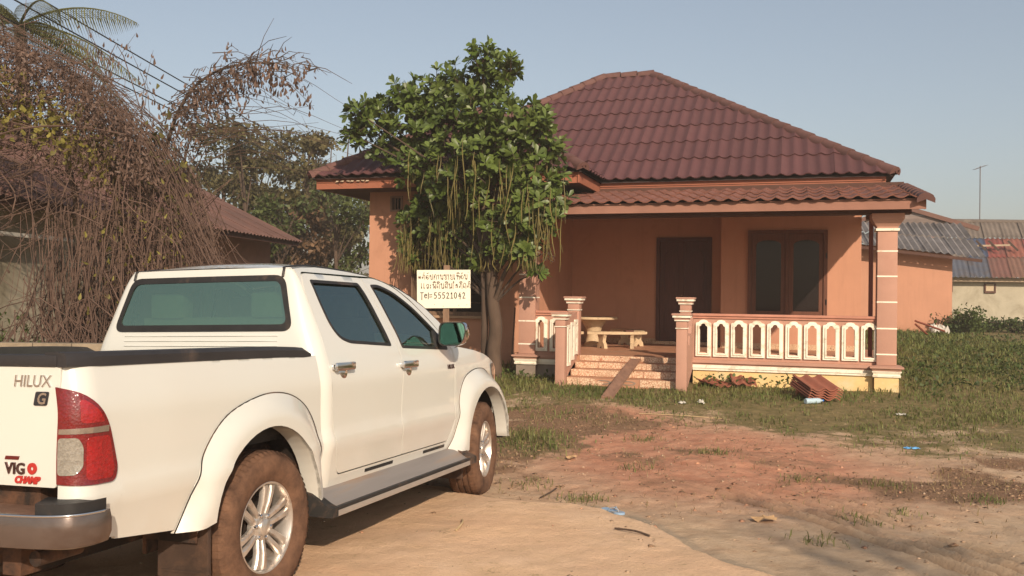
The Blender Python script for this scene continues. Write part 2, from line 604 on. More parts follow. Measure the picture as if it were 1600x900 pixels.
def house_uv(x, y):
    dx, dy = np.asarray(x) - HOUSE_O[0], np.asarray(y) - HOUSE_O[1]
    return dx * HU[0] + dy * HU[1], dx * HV_[0] + dy * HV_[1]
def off_house(x, y):
    u, v = house_uv(x, y)
    ins = ((u > -.2) & (u < 6.15) & (v > -.16)) | ((u > .68) & (u < 3.0) & (v > -1.12)) | ((u > -3.9) & (u < .1) & (v > 1.4))
    return np.where(ins, 0.0, 1.0)
grass_mat = leafm('grass blades', (.105, .15, .036), (.23, .215, .078), trans=.35, scale=.9)
dry_mat = leafm('dry grass', (.20, .15, .07), (.30, .22, .11), trans=.2)
def gd(x, y):
    dist = sstep(24, 9, np.hypot(x, y))
    pat = sstep(.34, .62, fbm(x * 1.1, y * 1.1 + 1)) * .75 + sstep(.45, .6, fbm(x * 4.3, y * 4.3 + 1)) * .35
    return np.clip(grass_m(x, y) ** 1.4 * np.maximum(pat, sstep(12.6, 13.6, y) * .55) * (.25 + .75 * dist), 0, 1) * off_house(x, y)
x, y = scatter(260000, -3, 13, 7.0, 30, gd, 3)
P = np.stack([x, y, gz(x, y) - .005], -1)
r = np.random.default_rng(4)
tall = .022 + .075 * fbm(x * .9 + 4, y * .9) ** 1.5 + .035 * (fbm(x * 5, y * 5 + 2) > .62) + .11 * np.exp(-(((x - .22) / .4) ** 2 + ((y - 10.0) / .7) ** 2)) + .04 * sstep(12.5, 14, y) + .05 * sstep(16, 22, y)
blades('grass', P, tall * (.5 + r.random(len(x))), .005 + .005 * r.random(len(x)) + .0004 * y + .010 * sstep(15, 24, y), grass_mat, .75, seed=5)
tx, ty = [], []
for cx, cy, k_ in ((.59, 7.27, 90), (2.06, 9.28, 110), (2.53, 6.63, 60), (2.06, 6.01, 55), (2.59, 8.16, 60), (1.5, 10.2, 70), (3.3, 8.0, 60), (3.0, 6.9, 40), (.2, 7.9, 60), (3.9, 7.4, 70), (1.2, 8.6, 50)):
    q_ = np.random.default_rng(int(cx * 100)); tx += list(q_.normal(cx, .11, k_)); ty += list(q_.normal(cy, .09, k_))
tx, ty = np.array(tx), np.array(ty)
blades('grass_tufts', np.stack([tx, ty, gz(tx, ty) - .004], -1), .04 + .05 * r.random(len(tx)), np.full(len(tx), .007), grass_mat, 1.0, seed=12)
x, y = scatter(30000, -2, 8, 6.2, 13, lambda x, y: np.clip((litter_m(x, y) * .55 + .12 * grass_m(x, y) + .02) * (fbm(x * 2.2, y * 2.2 + 5) > .5), 0, 1) * off_house(x, y) * (1 - slab(x, y)), 6)
P = np.stack([x, y, gz(x, y) - .004], -1)
blades('dry_grass', P, .03 + .05 * np.random.default_rng(8).random(len(x)), np.full(len(x), .007), dry_mat, 1.1, seed=9)
# ---------------------------------------------------------------- the pink house
pink = M('pink wall paint', (.505, .257, .163), .85, .06, 1.2, .06, 90, dirt=((.42, .21, .13), .14, 1.6))
def streaked(name, base):
    """rain streaks and splashed dirt added to a wall paint"""
    m = bpy.data.materials[name]
    n, l = m.node_tree.nodes, m.node_tree.links
    b = n['Principled BSDF']
    src = b.inputs['Base Color'].links[0].from_socket
    co = coords(n)
    mp = n.new('ShaderNodeMapping'); mp.inputs['Scale'].default_value = (7, 7, .55); l.new(co, mp.inputs[0])
    st = ramp(n, l, noise(n, l, mp.outputs[0], 1.0, 7, .7, .2), .52, .74)
    c = mix(n, l, math_n(n, l, 'MULTIPLY', st, .22), src, tuple(k * .55 for k in base))
    sx = n.new('ShaderNodeSeparateXYZ'); l.new(co, sx.inputs[0])
    lowz = ramp(n, l, math_n(n, l, 'ADD', sx.outputs[2], math_n(n, l, 'MULTIPLY', noise(n, l, co, 5, 6), .7)), .45, .95, (1, 1, 1, 1), (0, 0, 0, 1))
    c = mix(n, l, math_n(n, l, 'MULTIPLY', lowz, .45), c, (.30, .15, .09))
    l.new(c, b.inputs['Base Color'])
streaked('pink wall paint', (.50, .25, .15))
pink_trim = M('pink column paint', (.44, .245, .178), .8, .07, 2.2, .06, 120, dirt=((.40, .21, .15), .22, 3))
cream = M('cream trim paint', (.82, .76, .62), .75, .08, 5, .05, 90, dirt=((.42, .30, .18), .3, 6))
yellow = M('yellow plinth paint', (.70, .50, .23), .85, .10, 3, .08, 70, dirt=((.62, .55, .36), .38, 2.5))
cement = M('bare cement', (.24, .19, .15), .9, .18, 5, .2, 60)
floor_m = M('porch floor tile', (.44, .22, .13), .55, .16, 4, .04, 50, dirt=((.36, .25, .17), .3, 3))
fascia_m = M('orange fascia paint', (.315, .115, .065), .7, .10, 3, .05, 60, dirt=((.27, .11, .07), .3, 4))
fascia_d = M('dusty brown fascia', (.27, .135, .095), .8, .10, 3, .05, 60)
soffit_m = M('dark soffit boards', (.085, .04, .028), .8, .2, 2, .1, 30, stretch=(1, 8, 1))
tile_main = M('purple brown roof tile', (.098, .040, .040), .72, .10, 5, .14, 40, dirt=((.105, .055, .05), .22, 2.2), obj_var=.20, spec=.35)
tile_porch = M('dusty orange roof tile', (.20, .085, .060), .75, .12, 5, .14, 40, dirt=((.15, .08, .06), .3, 3), obj_var=.22)
cap_m = M('ridge tile', (.125, .060, .050), .75, .15, 5, .16, 30, dirt=((.11, .06, .05), .4, 3), obj_var=.2)
wood_d = M('dark red wood', (.085, .023, .015), .5, .3, 3, .1, 30, stretch=(14, 14, 1), spec=.4)
wood_b = M('brown window frame', (.13, .05, .028), .55, .25, 3, .1, 30, stretch=(14, 14, 1))
wood_g = M('grey weathered wood', (.20, .125, .08), .85, .3, 3, .25, 25, stretch=(10, 10, 1.2))
glass_d, n, l, b = nodes_of('dark window glass')
b.inputs['Base Color'].default_value = (.018, .013, .012, 1)
b.inputs['Roughness'].default_value = .08
b.inputs['Specular IOR Level'].default_value = .22
hole_m = M('dark interior', (.02, .015, .012), .9, .2, 2)

def tile_material(name, ground_c, ink, scale):
    """printed floral ceramic"""
    m, n, l, b = nodes_of(name)
    co = coords(n)
    v = n.new('ShaderNodeTexVoronoi'); v.inputs['Scale'].default_value = scale; v.feature = 'DISTANCE_TO_EDGE'
    l.new(co, v.inputs['Vector'])
    v2 = n.new('ShaderNodeTexVoronoi'); v2.inputs['Scale'].default_value = scale * .45
    l.new(co, v2.inputs['Vector'])
    f = ramp(n, l, v.outputs['Distance'], .03, .10)
    c = mix(n, l, f, ink, ground_c)
    c = mix(n, l, ramp(n, l, v2.outputs['Distance'], .12, .18, (1, 1, 1, 1), (0, 0, 0, 1)), c, tuple(k * .6 for k in ink))
    c = mix(n, l, ramp(n, l, noise(n, l, co, 4, 6, .7), .5, .75), c, (.36, .22, .13))
    l.new(c, b.inputs['Base Color'])
    b.inputs['Roughness'].default_value = .35
    return m
floral = tile_material('floral riser tile', (.68, .50, .34), (.42, .18, .10), 26)
skirt_t = tile_material('skirting tile', (.60, .42, .27), (.42, .24, .13), 30)

house = thing('house', 'single storey salmon pink house with brown tiled hip roof and railed front porch', 'house',
              tuple(HOUSE_O), -math.atan2(.3, .954))
def wall_plate(name, a0, a1, z0, z1, v0, v1, holes=(), mat=pink, axis='u'):
    mb = MB()
    fn = (lambda a, b_, t: (a, t, b_)) if axis == 'u' else (lambda a, b_, t: (t, a, b_))
    mb.plate([(a0, z0), (a1, z0), (a1, z1), (a0, z1)], holes, v0, v1, fn)
    return mb.build(name, mat, house)
rect = lambda a0, a1, b0, b1: [(a0, b0), (a1, b0), (a1, b1), (a0, b1)]
WZ = 3.70
wall_plate('wall', 3.07, 5.71, -.1, WZ, 3.40, 3.55, [rect(3.60, 5.09, 1.16, 2.90)])
wall_plate('wall', -.20, 3.068, -.1, WZ, 4.20, 4.35, [rect(1.66, 2.81, .56, 2.82)])
wall_plate('wall', 3.55, 4.198, -.1, WZ, 3.07, 3.22, axis='v')
wing_wall = wall_plate('wall', -3.81, -.20, -.2, WZ, 1.50, 1.65, [rect(-2.63, -1.22, 1.15, 2.96), rect(-3.33, -3.09, 3.24, 3.52)])
wall_plate('wall', 1.652, 4.198, -.2, WZ, -.35, -.20, axis='v')
wall_plate('wall', 1.652, 12.4, -.2, WZ, -3.81, -3.66, axis='v')
wall_plate('wall', 3.552, 12.4, -.2, WZ, 5.56, 5.71, axis='v')
wall_plate('wall', -3.81, 5.71, -.2, WZ, 12.402, 12.55)
MB().box(-3.6, 5.5, 4.4, 12.3, 3.60, 3.66).build('ceiling', soffit_m, house)

# porch floor and plinth
MB().box(-.19, 6.02, -.06, 4.19, .42, .55).build('porch_floor', floor_m, house)
mb = MB()
mb.box(2.90, 5.67, -.05, .10, -.1, .37)
mb.build('plinth', yellow, house)
mb = MB()
mb.box(.20, .78, -.05, .10, -.1, .37)
mb.build('plinth', cement, house, label='grey bare plinth left of the steps')
mb = MB(); mb.box(5.90, 6.02, .02, 3.4, -.1, .418); mb.build('plinth', yellow, house)
for a0, a1 in ((.20, .78), (2.90, 5.655)):
    mb = MB()
    mb.box(a0, a1, -.085, .10, .372, .405)
    mb.box(a0, a1, -.10, .10, .407, .462)
    mb.build('plinth_moulding', cream, house)
    mb = MB()
    mb.box(a0, a1, -.085, .10, .464, .49)
    mb.box(a0, a1, -.12, .12, .492, .545)
    mb.build('plinth_ledge', pink_trim, house)

# columns
def column(uc):
    h = .145
    mb = MB()
    mb.bbox(uc - h, uc + h, -.15, .15, .552, 2.632, .012)
    col = mb.build('column', pink_trim, house, 30)
    for z in (.72, 1.12, 1.53, 1.93, 2.32):
        MB().box(uc - h - .002, uc + h + .002, -.153, .153, z - .011, z + .011).build('joint_line', cream, col)
    mb = MB()
    mb.box(uc - .17, uc + .17, -.175, .175, 2.634, 2.672)
    mb.build('capital_band', cream, col)
    mb = MB()
    a = [(.15, 2.674), (.155, 2.70), (.20, 2.76), (.235, 2.82), (.235, 2.90)]
    for (r0, z0), (r1, z1) in zip(a[:-1], a[1:]):
        mb.add([(uc + sx * r, sy * r, z) for r, z in ((r0, z0), (r1, z1)) for sx, sy in ((-1, -1), (1, -1), (1, 1), (-1, 1))],
               [(0, 1, 5, 4), (1, 2, 6, 5), (2, 3, 7, 6), (3, 0, 4, 7)] + ([(4, 5, 6, 7)] if z1 == 2.90 else []))
    mb.build('capital', pink_trim, col)
    for nm, mt, prof in (('pedestal', yellow if uc > 2 else cement, [(.175, -.1), (.175, .368)]),
                         ('pedestal_band', cream, [(.20, .370), (.205, .40), (.19, .41), (.215, .455), (.215, .462)]),
                         ('pedestal_ledge', pink_trim, [(.20, .464), (.215, .49), (.245, .505), (.245, .53), (.15, .551)])):
        mb = MB()
        k = len(prof)
        vs = [(uc + sx * r, sy * r - .0, z) for r, z in prof for sx, sy in ((-1, -1), (1, -1), (1, 1), (-1, 1))]
        fs = [(4 * i + j, 4 * i + (j + 1) % 4, 4 * i + 4 + (j + 1) % 4, 4 * i + 4 + j) for i in range(k - 1) for j in range(4)]
        mb.add(vs, fs + [tuple(range(4 * k - 4, 4 * k))])
        mb.build(nm, mt, col)
    return col
column(.05); column(5.86)
# thin brown drain pipe left of the right hand column
MB().tube([(5.655, .30, .3), (5.655, .30, 2.9)], .035, 10).build('drain_pipe', M('red brown pipe', (.22, .06, .035), .5), house, 40)

# balustrades with ogee framed openings
def ogee(uc, w, z0, z1):
    h = w / 2
    p = [(uc - h, z0), (uc + h, z0), (uc + h, z1 - .07), (uc + h * .95, z1 - .05), (uc + h * .6, z1 - .038), (uc + h * .45, z1 - .012), (uc + h * .2, z1 - .002), (uc, z1),
         (uc - h * .2, z1 - .002), (uc - h * .45, z1 - .012), (uc - h * .6, z1 - .038), (uc - h * .95, z1 - .05), (uc - h, z1 - .07)]
    return p
def balustrade(a0, a1, centres, w, name='balustrade'):
    mb = MB()
    mb.plate(rect(a0, a1, .547, 1.222), [ogee(c, w - .085, .665, 1.13) for c in centres], -.05, .05)
    bal = mb.build(name, pink_trim, house)
    for c in centres:
        mb = MB()
        o_, i_ = ogee(c, w, .60, 1.20), ogee(c, w - .11, .655, 1.142)
        mb.plate(o_, [i_], -.085, -.0502)
        o2, i2 = ogee(c, w - .07, .63, 1.165), ogee(c, w - .115, .653, 1.14)
        mb.plate(o2, [i2], -.10, -.0852)
        mb.plate(o_, [i_], .0502, .085)
        mb.build('baluster_panel', cream, bal)
    mb = MB()
    mb.bbox(a0, a1, -.10, .10, 1.262, 1.302, .008)
    mb.box(a0, a1, -.075, .075, 1.224, 1.262)
    mb.build('top_rail', M('worn pink rail', (.48, .22, .15), .8, .15, 4, .1, 60), bal)
    return bal
balustrade(2.885, 5.712, [3.066 + k * .2835 for k in range(10)], .248)
balustrade(.197, .768, [.29 + k * .275 for k in range(2)], .23)

def newel(uc, vc, h, z0, z1, name='newel_post'):
    mb = MB()
    mb.bbox(uc - h, uc + h, vc - h, vc + h, z0, z1 - .24, .008)
    p = mb.build(name, pink_trim, house, 30)
    parts = [('newel_band', cream, .016, z1 - .238, z1 - .222), ('newel_neck', pink_trim, .004, z1 - .220, z1 - .12), ('newel_band', cream, .028, z1 - .118, z1 - .098),
             ('newel_band', cream, .055, z1 - .066, z1 - .03), ('newel_cap', pink_trim, .068, z1 - .028, z1)]
    for nm, mt, g, za, zb in parts:
        MB().bbox(uc - h - g, uc + h + g, vc - h - g, vc + h + g, za, zb, .006).build(nm, mt, p, 30)
    MB().box(uc - h - .03, uc + h + .03, vc - h - .03, vc + h + .03, z1 - .096, z1 - .068).build('newel_cap', pink_trim, p)
newel(.87, 0, .095, .552, 1.555); newel(2.77, 0, .085, .552, 1.565)
newel(.89, -1.0, .078, -.05, 1.30); newel(2.83, -1.0, .082, -.05, 1.315)
def stair_rail(uc, broken):
    mb = MB()
    top = [(-.92, 1.17), (-.09, 1.30)]
    outer = [(-.92, .20), (-.09, .50), (-.09, 1.30), (-.92, 1.17)]
    if broken:
        outer = [(-.92, .10), (-.09, .40), (-.09, 1.24), (-.30, 1.10), (-.36, .98), (-.55, .95), (-.60, .80), (-.78, .82), (-.84, 1.02), (-.92, 1.10)]
        holes = []
    else:
        holes = [rect(-.80 + .25 * k, -.65 + .25 * k, .45 + .08 * k, 1.05 + .04 * k) for k in range(3)]
    mb.plate(outer, holes, uc - .04, uc + .04, lambda a, b_, t: (t, a, b_))
    r_ = mb.build('stair_rail', pink_trim, house)
    for h in holes:
        mb = MB()
        (a0, b0), _, (a1, b1), _ = h
        for s_ in (1, -1):
            mb.plate(rect(a0 - .035, a1 + .035, b0 - .035, b1 + .035), [rect(a0 + .02, a1 - .02, b0 + .02, b1 - .02)], uc + s_ * .0402, uc + s_ * .062, lambda a, b_, t: (t, a, b_))
        mb.build('baluster_panel', cream, r_)
stair_rail(.90, False); stair_rail(2.86, True)

# front steps with tiled risers
tops = [.45, .35, .24]
for k, z in enumerate(tops):
    v0 = -.3 * (k + 1)
    st = MB().bbox(.955 if k < 2 else .93, 2.745, v0, v0 + .3, -.1, z, .006).build('step', floor_m, house)
    u0 = .965
    zb = (tops + [.12])[k + 1] + .006
    j = 0
    while u0 < 2.70:
        w = min(.40, 2.735 - u0)
        if not (k == 2 and j in (1, 2)):
            MB().bbox(u0 + .003, u0 + w - .003, v0 - .011, v0 - .0005, zb, z + .003, .002).build('riser_tile', floral, st)
        elif j == 1:
            MB().plate([(u0 + .003, zb), (u0 + .16, zb), (u0 + .22, zb + .05), (u0 + .003, z)], (), v0 - .011, v0 - .0005).build('riser_tile', floral, st)
            pass
        if k == 2 and j in (1, 2):
            ring = MB()
            cu_, cz_ = u0 + .2, (zb + z) / 2
            ring.plate([(cu_ + .13 * math.cos(t), cz_ + .035 * math.sin(t)) for t in np.linspace(0, 2 * PI, 20)[:-1]],
                       [[(cu_ + .10 * math.cos(t), cz_ + .02 * math.sin(t)) for t in np.linspace(0, 2 * PI, 20)[:-1]]], v0 - .006, v0 - .0004)
            ring.build('mortar_ring', cement, st)
        u0 += w; j += 1
for k in range(5):
    MB().bbox(.985 + k * .35, .985 + k * .35 + .344, -.075, -.0605, .462, .553, .002).build('riser_tile', floral, house)
for k in range(7):
    u0 = -.19 + k * .265
    if u0 < 1.6: MB().box(u0, u0 + .26, 4.188, 4.1985, .5515, .66).build('skirting_tile', skirt_t, house)
for k in range(1):
    MB().box(2.84, 3.06, 4.188, 4.1985, .5515, .66).build('skirting_tile', skirt_t, house)
MB().bbox(1.60, 2.87, 4.02, 4.198, .5515, .62, .006).build('door_sill', skirt_t, house)
for k in range(10):
    MB().box(3.09 + k * .262, 3.09 + k * .262 + .257, 3.388, 3.3985, .5515, .66).build('skirting_tile', skirt_t, house)

# carved double door
door = MB().plate(rect(1.655, 2.815, .56, 2.825), [rect(1.73, 2.74, .55 + .075, 2.75)], 4.16, 4.30).build('door', wood_d, house)
def arch_panel(a0, a1, z0, z1, rise):
    c = (a0 + a1) / 2
    return [(a0, z0), (a1, z0), (a1, z1)] + [(c + (a1 - a0) / 2 * math.cos(t), z1 + rise * math.sin(t)) for t in np.linspace(.2, PI - .2, 7)] + [(a0, z1)]
for a0, a1 in ((1.733, 2.232), (2.238, 2.737)):
    lf = MB()
    panels = [arch_panel(a0 + .09, a1 - .09, .80, 1.22, .10), arch_panel(a0 + .09, a1 - .09, 1.50, 2.42, .14)]
    lf.plate(rect(a0, a1, .63, 2.747), panels, 4.20, 4.245)
    leaf_o = lf.build('door_leaf', wood_d, door)
    for p in panels:
        c_ = np.mean(p, 0)
        q = [tuple(c_ + (np.array(t) - c_) * .86) for t in p]
        MB().plate(p, (), 4.222, 4.24).plate(q, (), 4.208, 4.2215).build('door_panel', wood_d, door)
MB().lathe([(.012, 0), (.012, .04), (.028, .05), (.03, .07), (.0, .085)], 12, (2.20, 4.20, 1.60), 'y').build('door_knob', M('brass', (.45, .3, .12), .3, metal=1), door, 40)
door.children[-1].scale = (1, -1, 1); door.children[-1].location.y = 8.40

# double casement window, arched glass
def casement(parent, a0, a1, z0, z1, v, m_frame, m_glass, arched=True):
    gl = arch_panel(a0 + .085, a1 - .085, z0 + .08, z1 - .22, .10) if arched else rect(a0 + .05, a1 - .05, z0 + .05, z1 - .05)
    c = MB().plate(rect(a0, a1, z0, z1), [gl], v, v + .04).build('casement', m_frame, parent)
    cm = np.mean(gl, 0)
    MB().plate([tuple(cm + (np.array(t) - cm) * 1.04) for t in gl], (), v + .015, v + .022).build('pane', m_glass, parent)
    return c
win = MB().plate(rect(3.595, 5.095, 1.155, 2.905), [rect(3.665, 4.315, 1.225, 2.835), rect(4.375, 5.025, 1.225, 2.835)], 3.345, 3.50).build('window', wood_b, house)
casement(win, 3.667, 4.313, 1.227, 2.833, 3.375, wood_b, glass_d)
casement(win, 4.377, 5.023, 1.227, 2.833, 3.375, wood_b, glass_d)
mb = MB()
for z in (1.5, 2.4): mb.tube([(5.075, 3.335, z - .05), (5.075, 3.335, z + .05)], .012, 8)
mb.build('hinge', M('black iron', (.03, .028, .027), .5, metal=.6), win)
MB().box(3.55, 5.14, 3.30, 3.3985, 1.10, 1.153).build('window_sill', pink_trim, house)

# wing window (half hidden by the tree) with an open plank shutter, and a vent
win2 = MB().plate(rect(-2.635, -1.215, 1.145, 2.965), [rect(-2.56, -1.95, 1.22, 2.89), rect(-1.90, -1.29, 1.22, 2.89)], 1.46, 1.60).build('window', wood_g, house)
MB().plate(rect(-2.56, -1.29, 1.22, 2.89), (), 1.55, 1.56).build('pane', glass_d, win2)
mb = MB()
for z in np.linspace(1.4, 2.75, 8): mb.tube([(-2.56, 1.53, z), (-1.29, 1.53, z)], .008, 6)
mb.build('window_bar', M('rusty bar', (.12, .06, .04), .7), win2)
MB().bbox(-2.76, -1.10, 1.42, 1.498, 1.09, 1.142, .006).build('window_sill', M('worn sill', (.42, .27, .17), .8, .2), house)
for a in (0.0,):
    MB().obox((-2.70, 1.46, 1.20), (-2.70, 1.46, 2.92), .62, .03, (1, 0, 0)).build('shutter', wood_g, house)
vent = MB().plate(rect(-3.345, -3.075, 3.225, 3.535), [rect(-3.31, -3.11, 3.26, 3.50)], 1.47, 1.60).build('vent', M('vent frame', (.30, .19, .14), .8), house)
MB().plate(rect(-3.31, -3.11, 3.26, 3.50), (), 1.62, 1.63).build('vent_back', hole_m, vent)
for k in range(2):
    MB().box(-3.25 + k * .06, -3.235 + k * .06, 1.49, 1.52, 3.26, 3.50).build('vent_bar', M('vent frame', (.30, .19, .14), .8), vent)

# eaves: fascia boards and dark soffits
def fascia(name, pts, z0, z1, t, mat, zs=None):
    mb = MB()
    for (a, b_) in zip(pts[:-1], pts[1:]):
        d = (Vector(b_) - Vector(a)).normalized(); nrm = Vector((d.y, -d.x))
        q = [Vector(a), Vector(b_), Vector(b_) - nrm * t, Vector(a) - nrm * t]
        mb.add([(p.x, p.y, z0) for p in q] + [(p.x, p.y, z1) for p in q], [(0, 3, 2, 1), (4, 5, 6, 7), (0, 1, 5, 4), (1, 2, 6, 5), (2, 3, 7, 6), (3, 0, 4, 7)])
    return mb.build(name, mat, house)
fascia('fascia_board', [(-4.60, .73), (.757, .73)], 3.615, 3.735, .03, fascia_m)
fascia('fascia_board', [(-4.60, .715), (.757, .715)], 3.737, 3.81, .03, fascia_m)
fascia('fascia_board', [(.76, .70), (.76, 2.50)], 3.616, 3.812, .03, fascia_m)
fascia('fascia_board', [(.762, 2.52), (6.06, 2.52)], 3.615, 3.735, .03, fascia_m)
fascia('fascia_board', [(.762, 2.50), (6.063, 2.50)], 3.737, 3.81, .03, fascia_m)
fascia('fascia_board', [(6.06, 2.552), (6.06, 12.9)], 3.616, 3.811, .03, fascia_m)
fascia('fascia_board', [(-4.60, 12.9), (-4.60, .735)], 3.616, 3.811, .03, fascia_m)
mb = MB()
for k in range(7):
    a = -4.15 + k * .11 + random.uniform(-.02, .02)
    mb.plate([(a, 3.74 + .01 * (k % 3)), (a + .07, 3.745), (a + .085, 3.765 + .006 * (k % 2)), (a + .02, 3.77)], (), .680, .6845)
mb.build('peeled_paint', M('bare fascia', (.52, .40, .28), .9), house)
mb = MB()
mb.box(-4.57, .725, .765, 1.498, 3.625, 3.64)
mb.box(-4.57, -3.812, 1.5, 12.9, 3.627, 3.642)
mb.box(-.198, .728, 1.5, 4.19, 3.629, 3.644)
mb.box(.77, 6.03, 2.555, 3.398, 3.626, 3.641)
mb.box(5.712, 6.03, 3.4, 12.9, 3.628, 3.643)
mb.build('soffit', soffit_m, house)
# porch eave
fascia('porch_fascia', [(-.55, -.50), (6.36, -.50)], 2.935, 3.095, .035, fascia_d)
pz = lambda v: 3.075 + .172 * (v + .5)
mb = MB()
mb.add([(u, v, pz(v) + dz) for u in (6.33, 6.36) for v, dz in ((-.462, -.15), (2.47, -.15), (2.47, .0), (-.462, .0))], [(0, 1, 2, 3), (7, 6, 5, 4), (0, 4, 5, 1), (1, 5, 6, 2), (2, 6, 7, 3), (3, 7, 4, 0)])
mb.build('porch_fascia', fascia_d, house)
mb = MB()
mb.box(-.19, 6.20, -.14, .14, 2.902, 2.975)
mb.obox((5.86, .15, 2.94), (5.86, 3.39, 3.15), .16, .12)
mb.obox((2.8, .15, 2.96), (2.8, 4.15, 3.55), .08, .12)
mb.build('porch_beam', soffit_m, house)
mb = MB()
mb.add([(u, v, pz(v) - .045 + dz) for dz in (0, .02) for u, v in ((-.5, -.46), (6.32, -.46), (6.32, 2.472), (-.5, 2.472))], [(0, 3, 2, 1), (4, 5, 6, 7), (0, 1, 5, 4), (1, 2, 6, 5), (2, 3, 7, 6), (3, 0, 4, 7)])
mb.build('porch_ceiling', M('porch ceiling bounce colour', (.46, .20, .115), .9, .1, 2), house)  # unseen ceiling, its light red chosen to bounce warm light into the porch

# ---- roofs: a dark deck that carries single tiles and ridge tiles
TW, TL, EX, WAVE = .48, .97, .885, .24
def wave(s):
    return (.043) * (0.5 + .5 * np.cos(2 * PI * s / WAVE)) ** 1.8
def tile_bm(clip=None):
    """one double wave tile, lower edge at t = 0, with a lip"""
    N = 12
    s = np.linspace(0, TW + .02, N + 1)
    vs, fs = [], []
    for t, dz in ((0, .028), (TL, 0)):
        vs += [(a, t, wave(a) + dz) for a in s]
    vs += [(a, .004, wave(a) + .008) for a in s]
    for i in range(N):
        fs.append((i, i + 1, N + 2 + i, N + 1 + i))
        fs.append((2 * N + 2 + i, 2 * N + 3 + i, i + 1, i))
    return vs, fs
TILE_V, TILE_F = tile_bm()
tile_me = {}
def roof_plane(roof, org, sdir, udir, length, slope, poly, mat, joined=False, shift=0.0):
    """tiles over a convex polygon given in plane coordinates (s, t); org is a point on the eave"""
    sdir, udir = Vector(sdir), Vector(udir)
    nrm = sdir.cross(udir).normalized()
    base = Matrix(((sdir.x, udir.x, nrm.x, org[0]), (sdir.y, udir.y, nrm.y, org[1]), (sdir.z, udir.z, nrm.z, org[2]), (0, 0, 0, 1)))
    P = np.array(poly)
    A = sum(P[i][0] * P[(i + 1) % len(P)][1] - P[(i + 1) % len(P)][0] * P[i][1] for i in range(len(P)))
    if A < 0: P = P[::-1]
    smin, smax, tmax = P[:, 0].min(), P[:, 0].max(), P[:, 1].max()
    rows, cols = int(tmax / EX) + 1, range(int((smin - shift) / TW) - 1, int((smax - shift) / TW) + 2)
    hp = []
    for i in range(len(P)):
        a, b_ = P[i], P[(i + 1) % len(P)]
        d = b_ - a
        hp.append((a, np.array([-d[1], d[0]]) / np.linalg.norm(d)))
    jb = MB()
    if mat.name not in tile_me:
        me = bpy.data.meshes.new('roof_tile'); me.from_pydata(TILE_V, [], TILE_F); me.materials.append(mat); me.shade_smooth(); me.set_sharp_from_angle(angle=.9)
        tile_me[mat.name] = me
    for r_ in range(rows):
        for c in cols:
            s0, t0 = c * TW + shift, r_ * EX
            quad = np.array([(s0, t0), (s0 + TW, t0), (s0 + TW, t0 + EX), (s0, t0 + EX)])
            sd = [((quad - a) @ nn) for a, nn in hp]
            # the eave edge itself does not cut
            if any((d < -1e-4).all() for d in sd): continue
            cut = [i for i, d in enumerate(sd) if (d < -.012).any() and not (abs(hp[i][1][1]) > .999 and hp[i][1][1] > 0)]
            jit = Matrix.Translation((random.uniform(-.005, .005), random.uniform(-.016, .016), random.uniform(0, .009))) @ Matrix.Rotation(random.uniform(-.010, .010), 4, 'Z')
            Mx = base @ Matrix.Translation((s0, t0, .012)) @ jit
            if not cut and not joined:
                o = bpy.data.objects.new('roof_tile', tile_me[mat.name]); C.objects.link(o); o.parent = roof; o.matrix_local = Mx
                continue
            bm = bmesh.new()
            vs = [bm.verts.new(v) for v in TILE_V]
            for f in TILE_F: bm.faces.new([vs[i] for i in f])
            for i in cut:
                a, nn = hp[i]
                bmesh.ops.bisect_plane(bm, geom=bm.verts[:] + bm.edges[:] + bm.faces[:], plane_co=(a[0] - s0, a[1] - t0, 0), plane_no=(nn[0], nn[1], 0), clear_inner=True)
            if not bm.faces: bm.free(); continue
            if joined:
                bm.transform(Mx); jb.bm(bm)
            else:
                me = bpy.data.meshes.new('roof_tile'); bm.to_mesh(me); bm.free(); me.materials.append(mat); me.shade_smooth(); me.set_sharp_from_angle(angle=.9)
                o = bpy.data.objects.new('roof_tile', me); C.objects.link(o); o.parent = roof; o.matrix_local = Mx
    if joined and jb.v:
        jb.build('roof_tiling', mat, roof, 50, fix=False, kind='stuff')
def cap_mesh():
    vs, fs = [], []
    for y, r_ in ((0, .125), (.40, .105)):
        for k in range(8):
            t = PI * (k / 7) * 1.16 - .25
            vs.append((r_ * math.cos(t) * 1.05, y, r_ * math.sin(t)))
    for k in range(7): fs.append((k, k + 1, 9 + k, 8 + k))
    vs.append((0, 0, .02)); fs += [(k + 1, k, 16) for k in range(7)]
    me = bpy.data.meshes.new('ridge_cap'); me.from_pydata(vs, [], fs); me.materials.append(cap_m); me.shade_smooth(); me.set_sharp_from_angle(angle=.9)
    return me
CAP_ME = cap_mesh()
def caps(roof, a, b_, lift=.02):
    a, b_ = Vector(a), Vector(b_)
    d = (b_ - a); L = d.length; d.normalize()
    n_ = max(1, int(L / .36))
    for k in range(n_):
        p = a + d * (L * k / n_)
        x = d.cross(Vector((0, 0, 1))).normalized(); z = x.cross(d)
        Mx = Matrix(((x.x, d.x, z.x, p.x), (x.y, d.y, z.y, p.y), (x.z, d.z, z.z, p.z), (0, 0, 0, 1))) @ Matrix.Translation((0, 0, lift)) @ Matrix.Rotation(random.uniform(-.02, .02), 4, 'X') @ Matrix.Rotation(random.uniform(-.04, .04), 4, 'Y')
        o = bpy.data.objects.new('ridge_cap', CAP_ME); C.objects.link(o); o.parent = roof; o.matrix_local = Mx
SL = .635
K = math.sqrt(1 + SL * SL)
E0, V0, U1, UW, VW, UL = 3.83, 2.40, 6.22, .86, .60, -4.70     # eave height and eave lines in plan
vr = 7.64; zr = E0 + (vr - V0) * SL
ur1, ur0 = U1 - (vr - V0), -.25
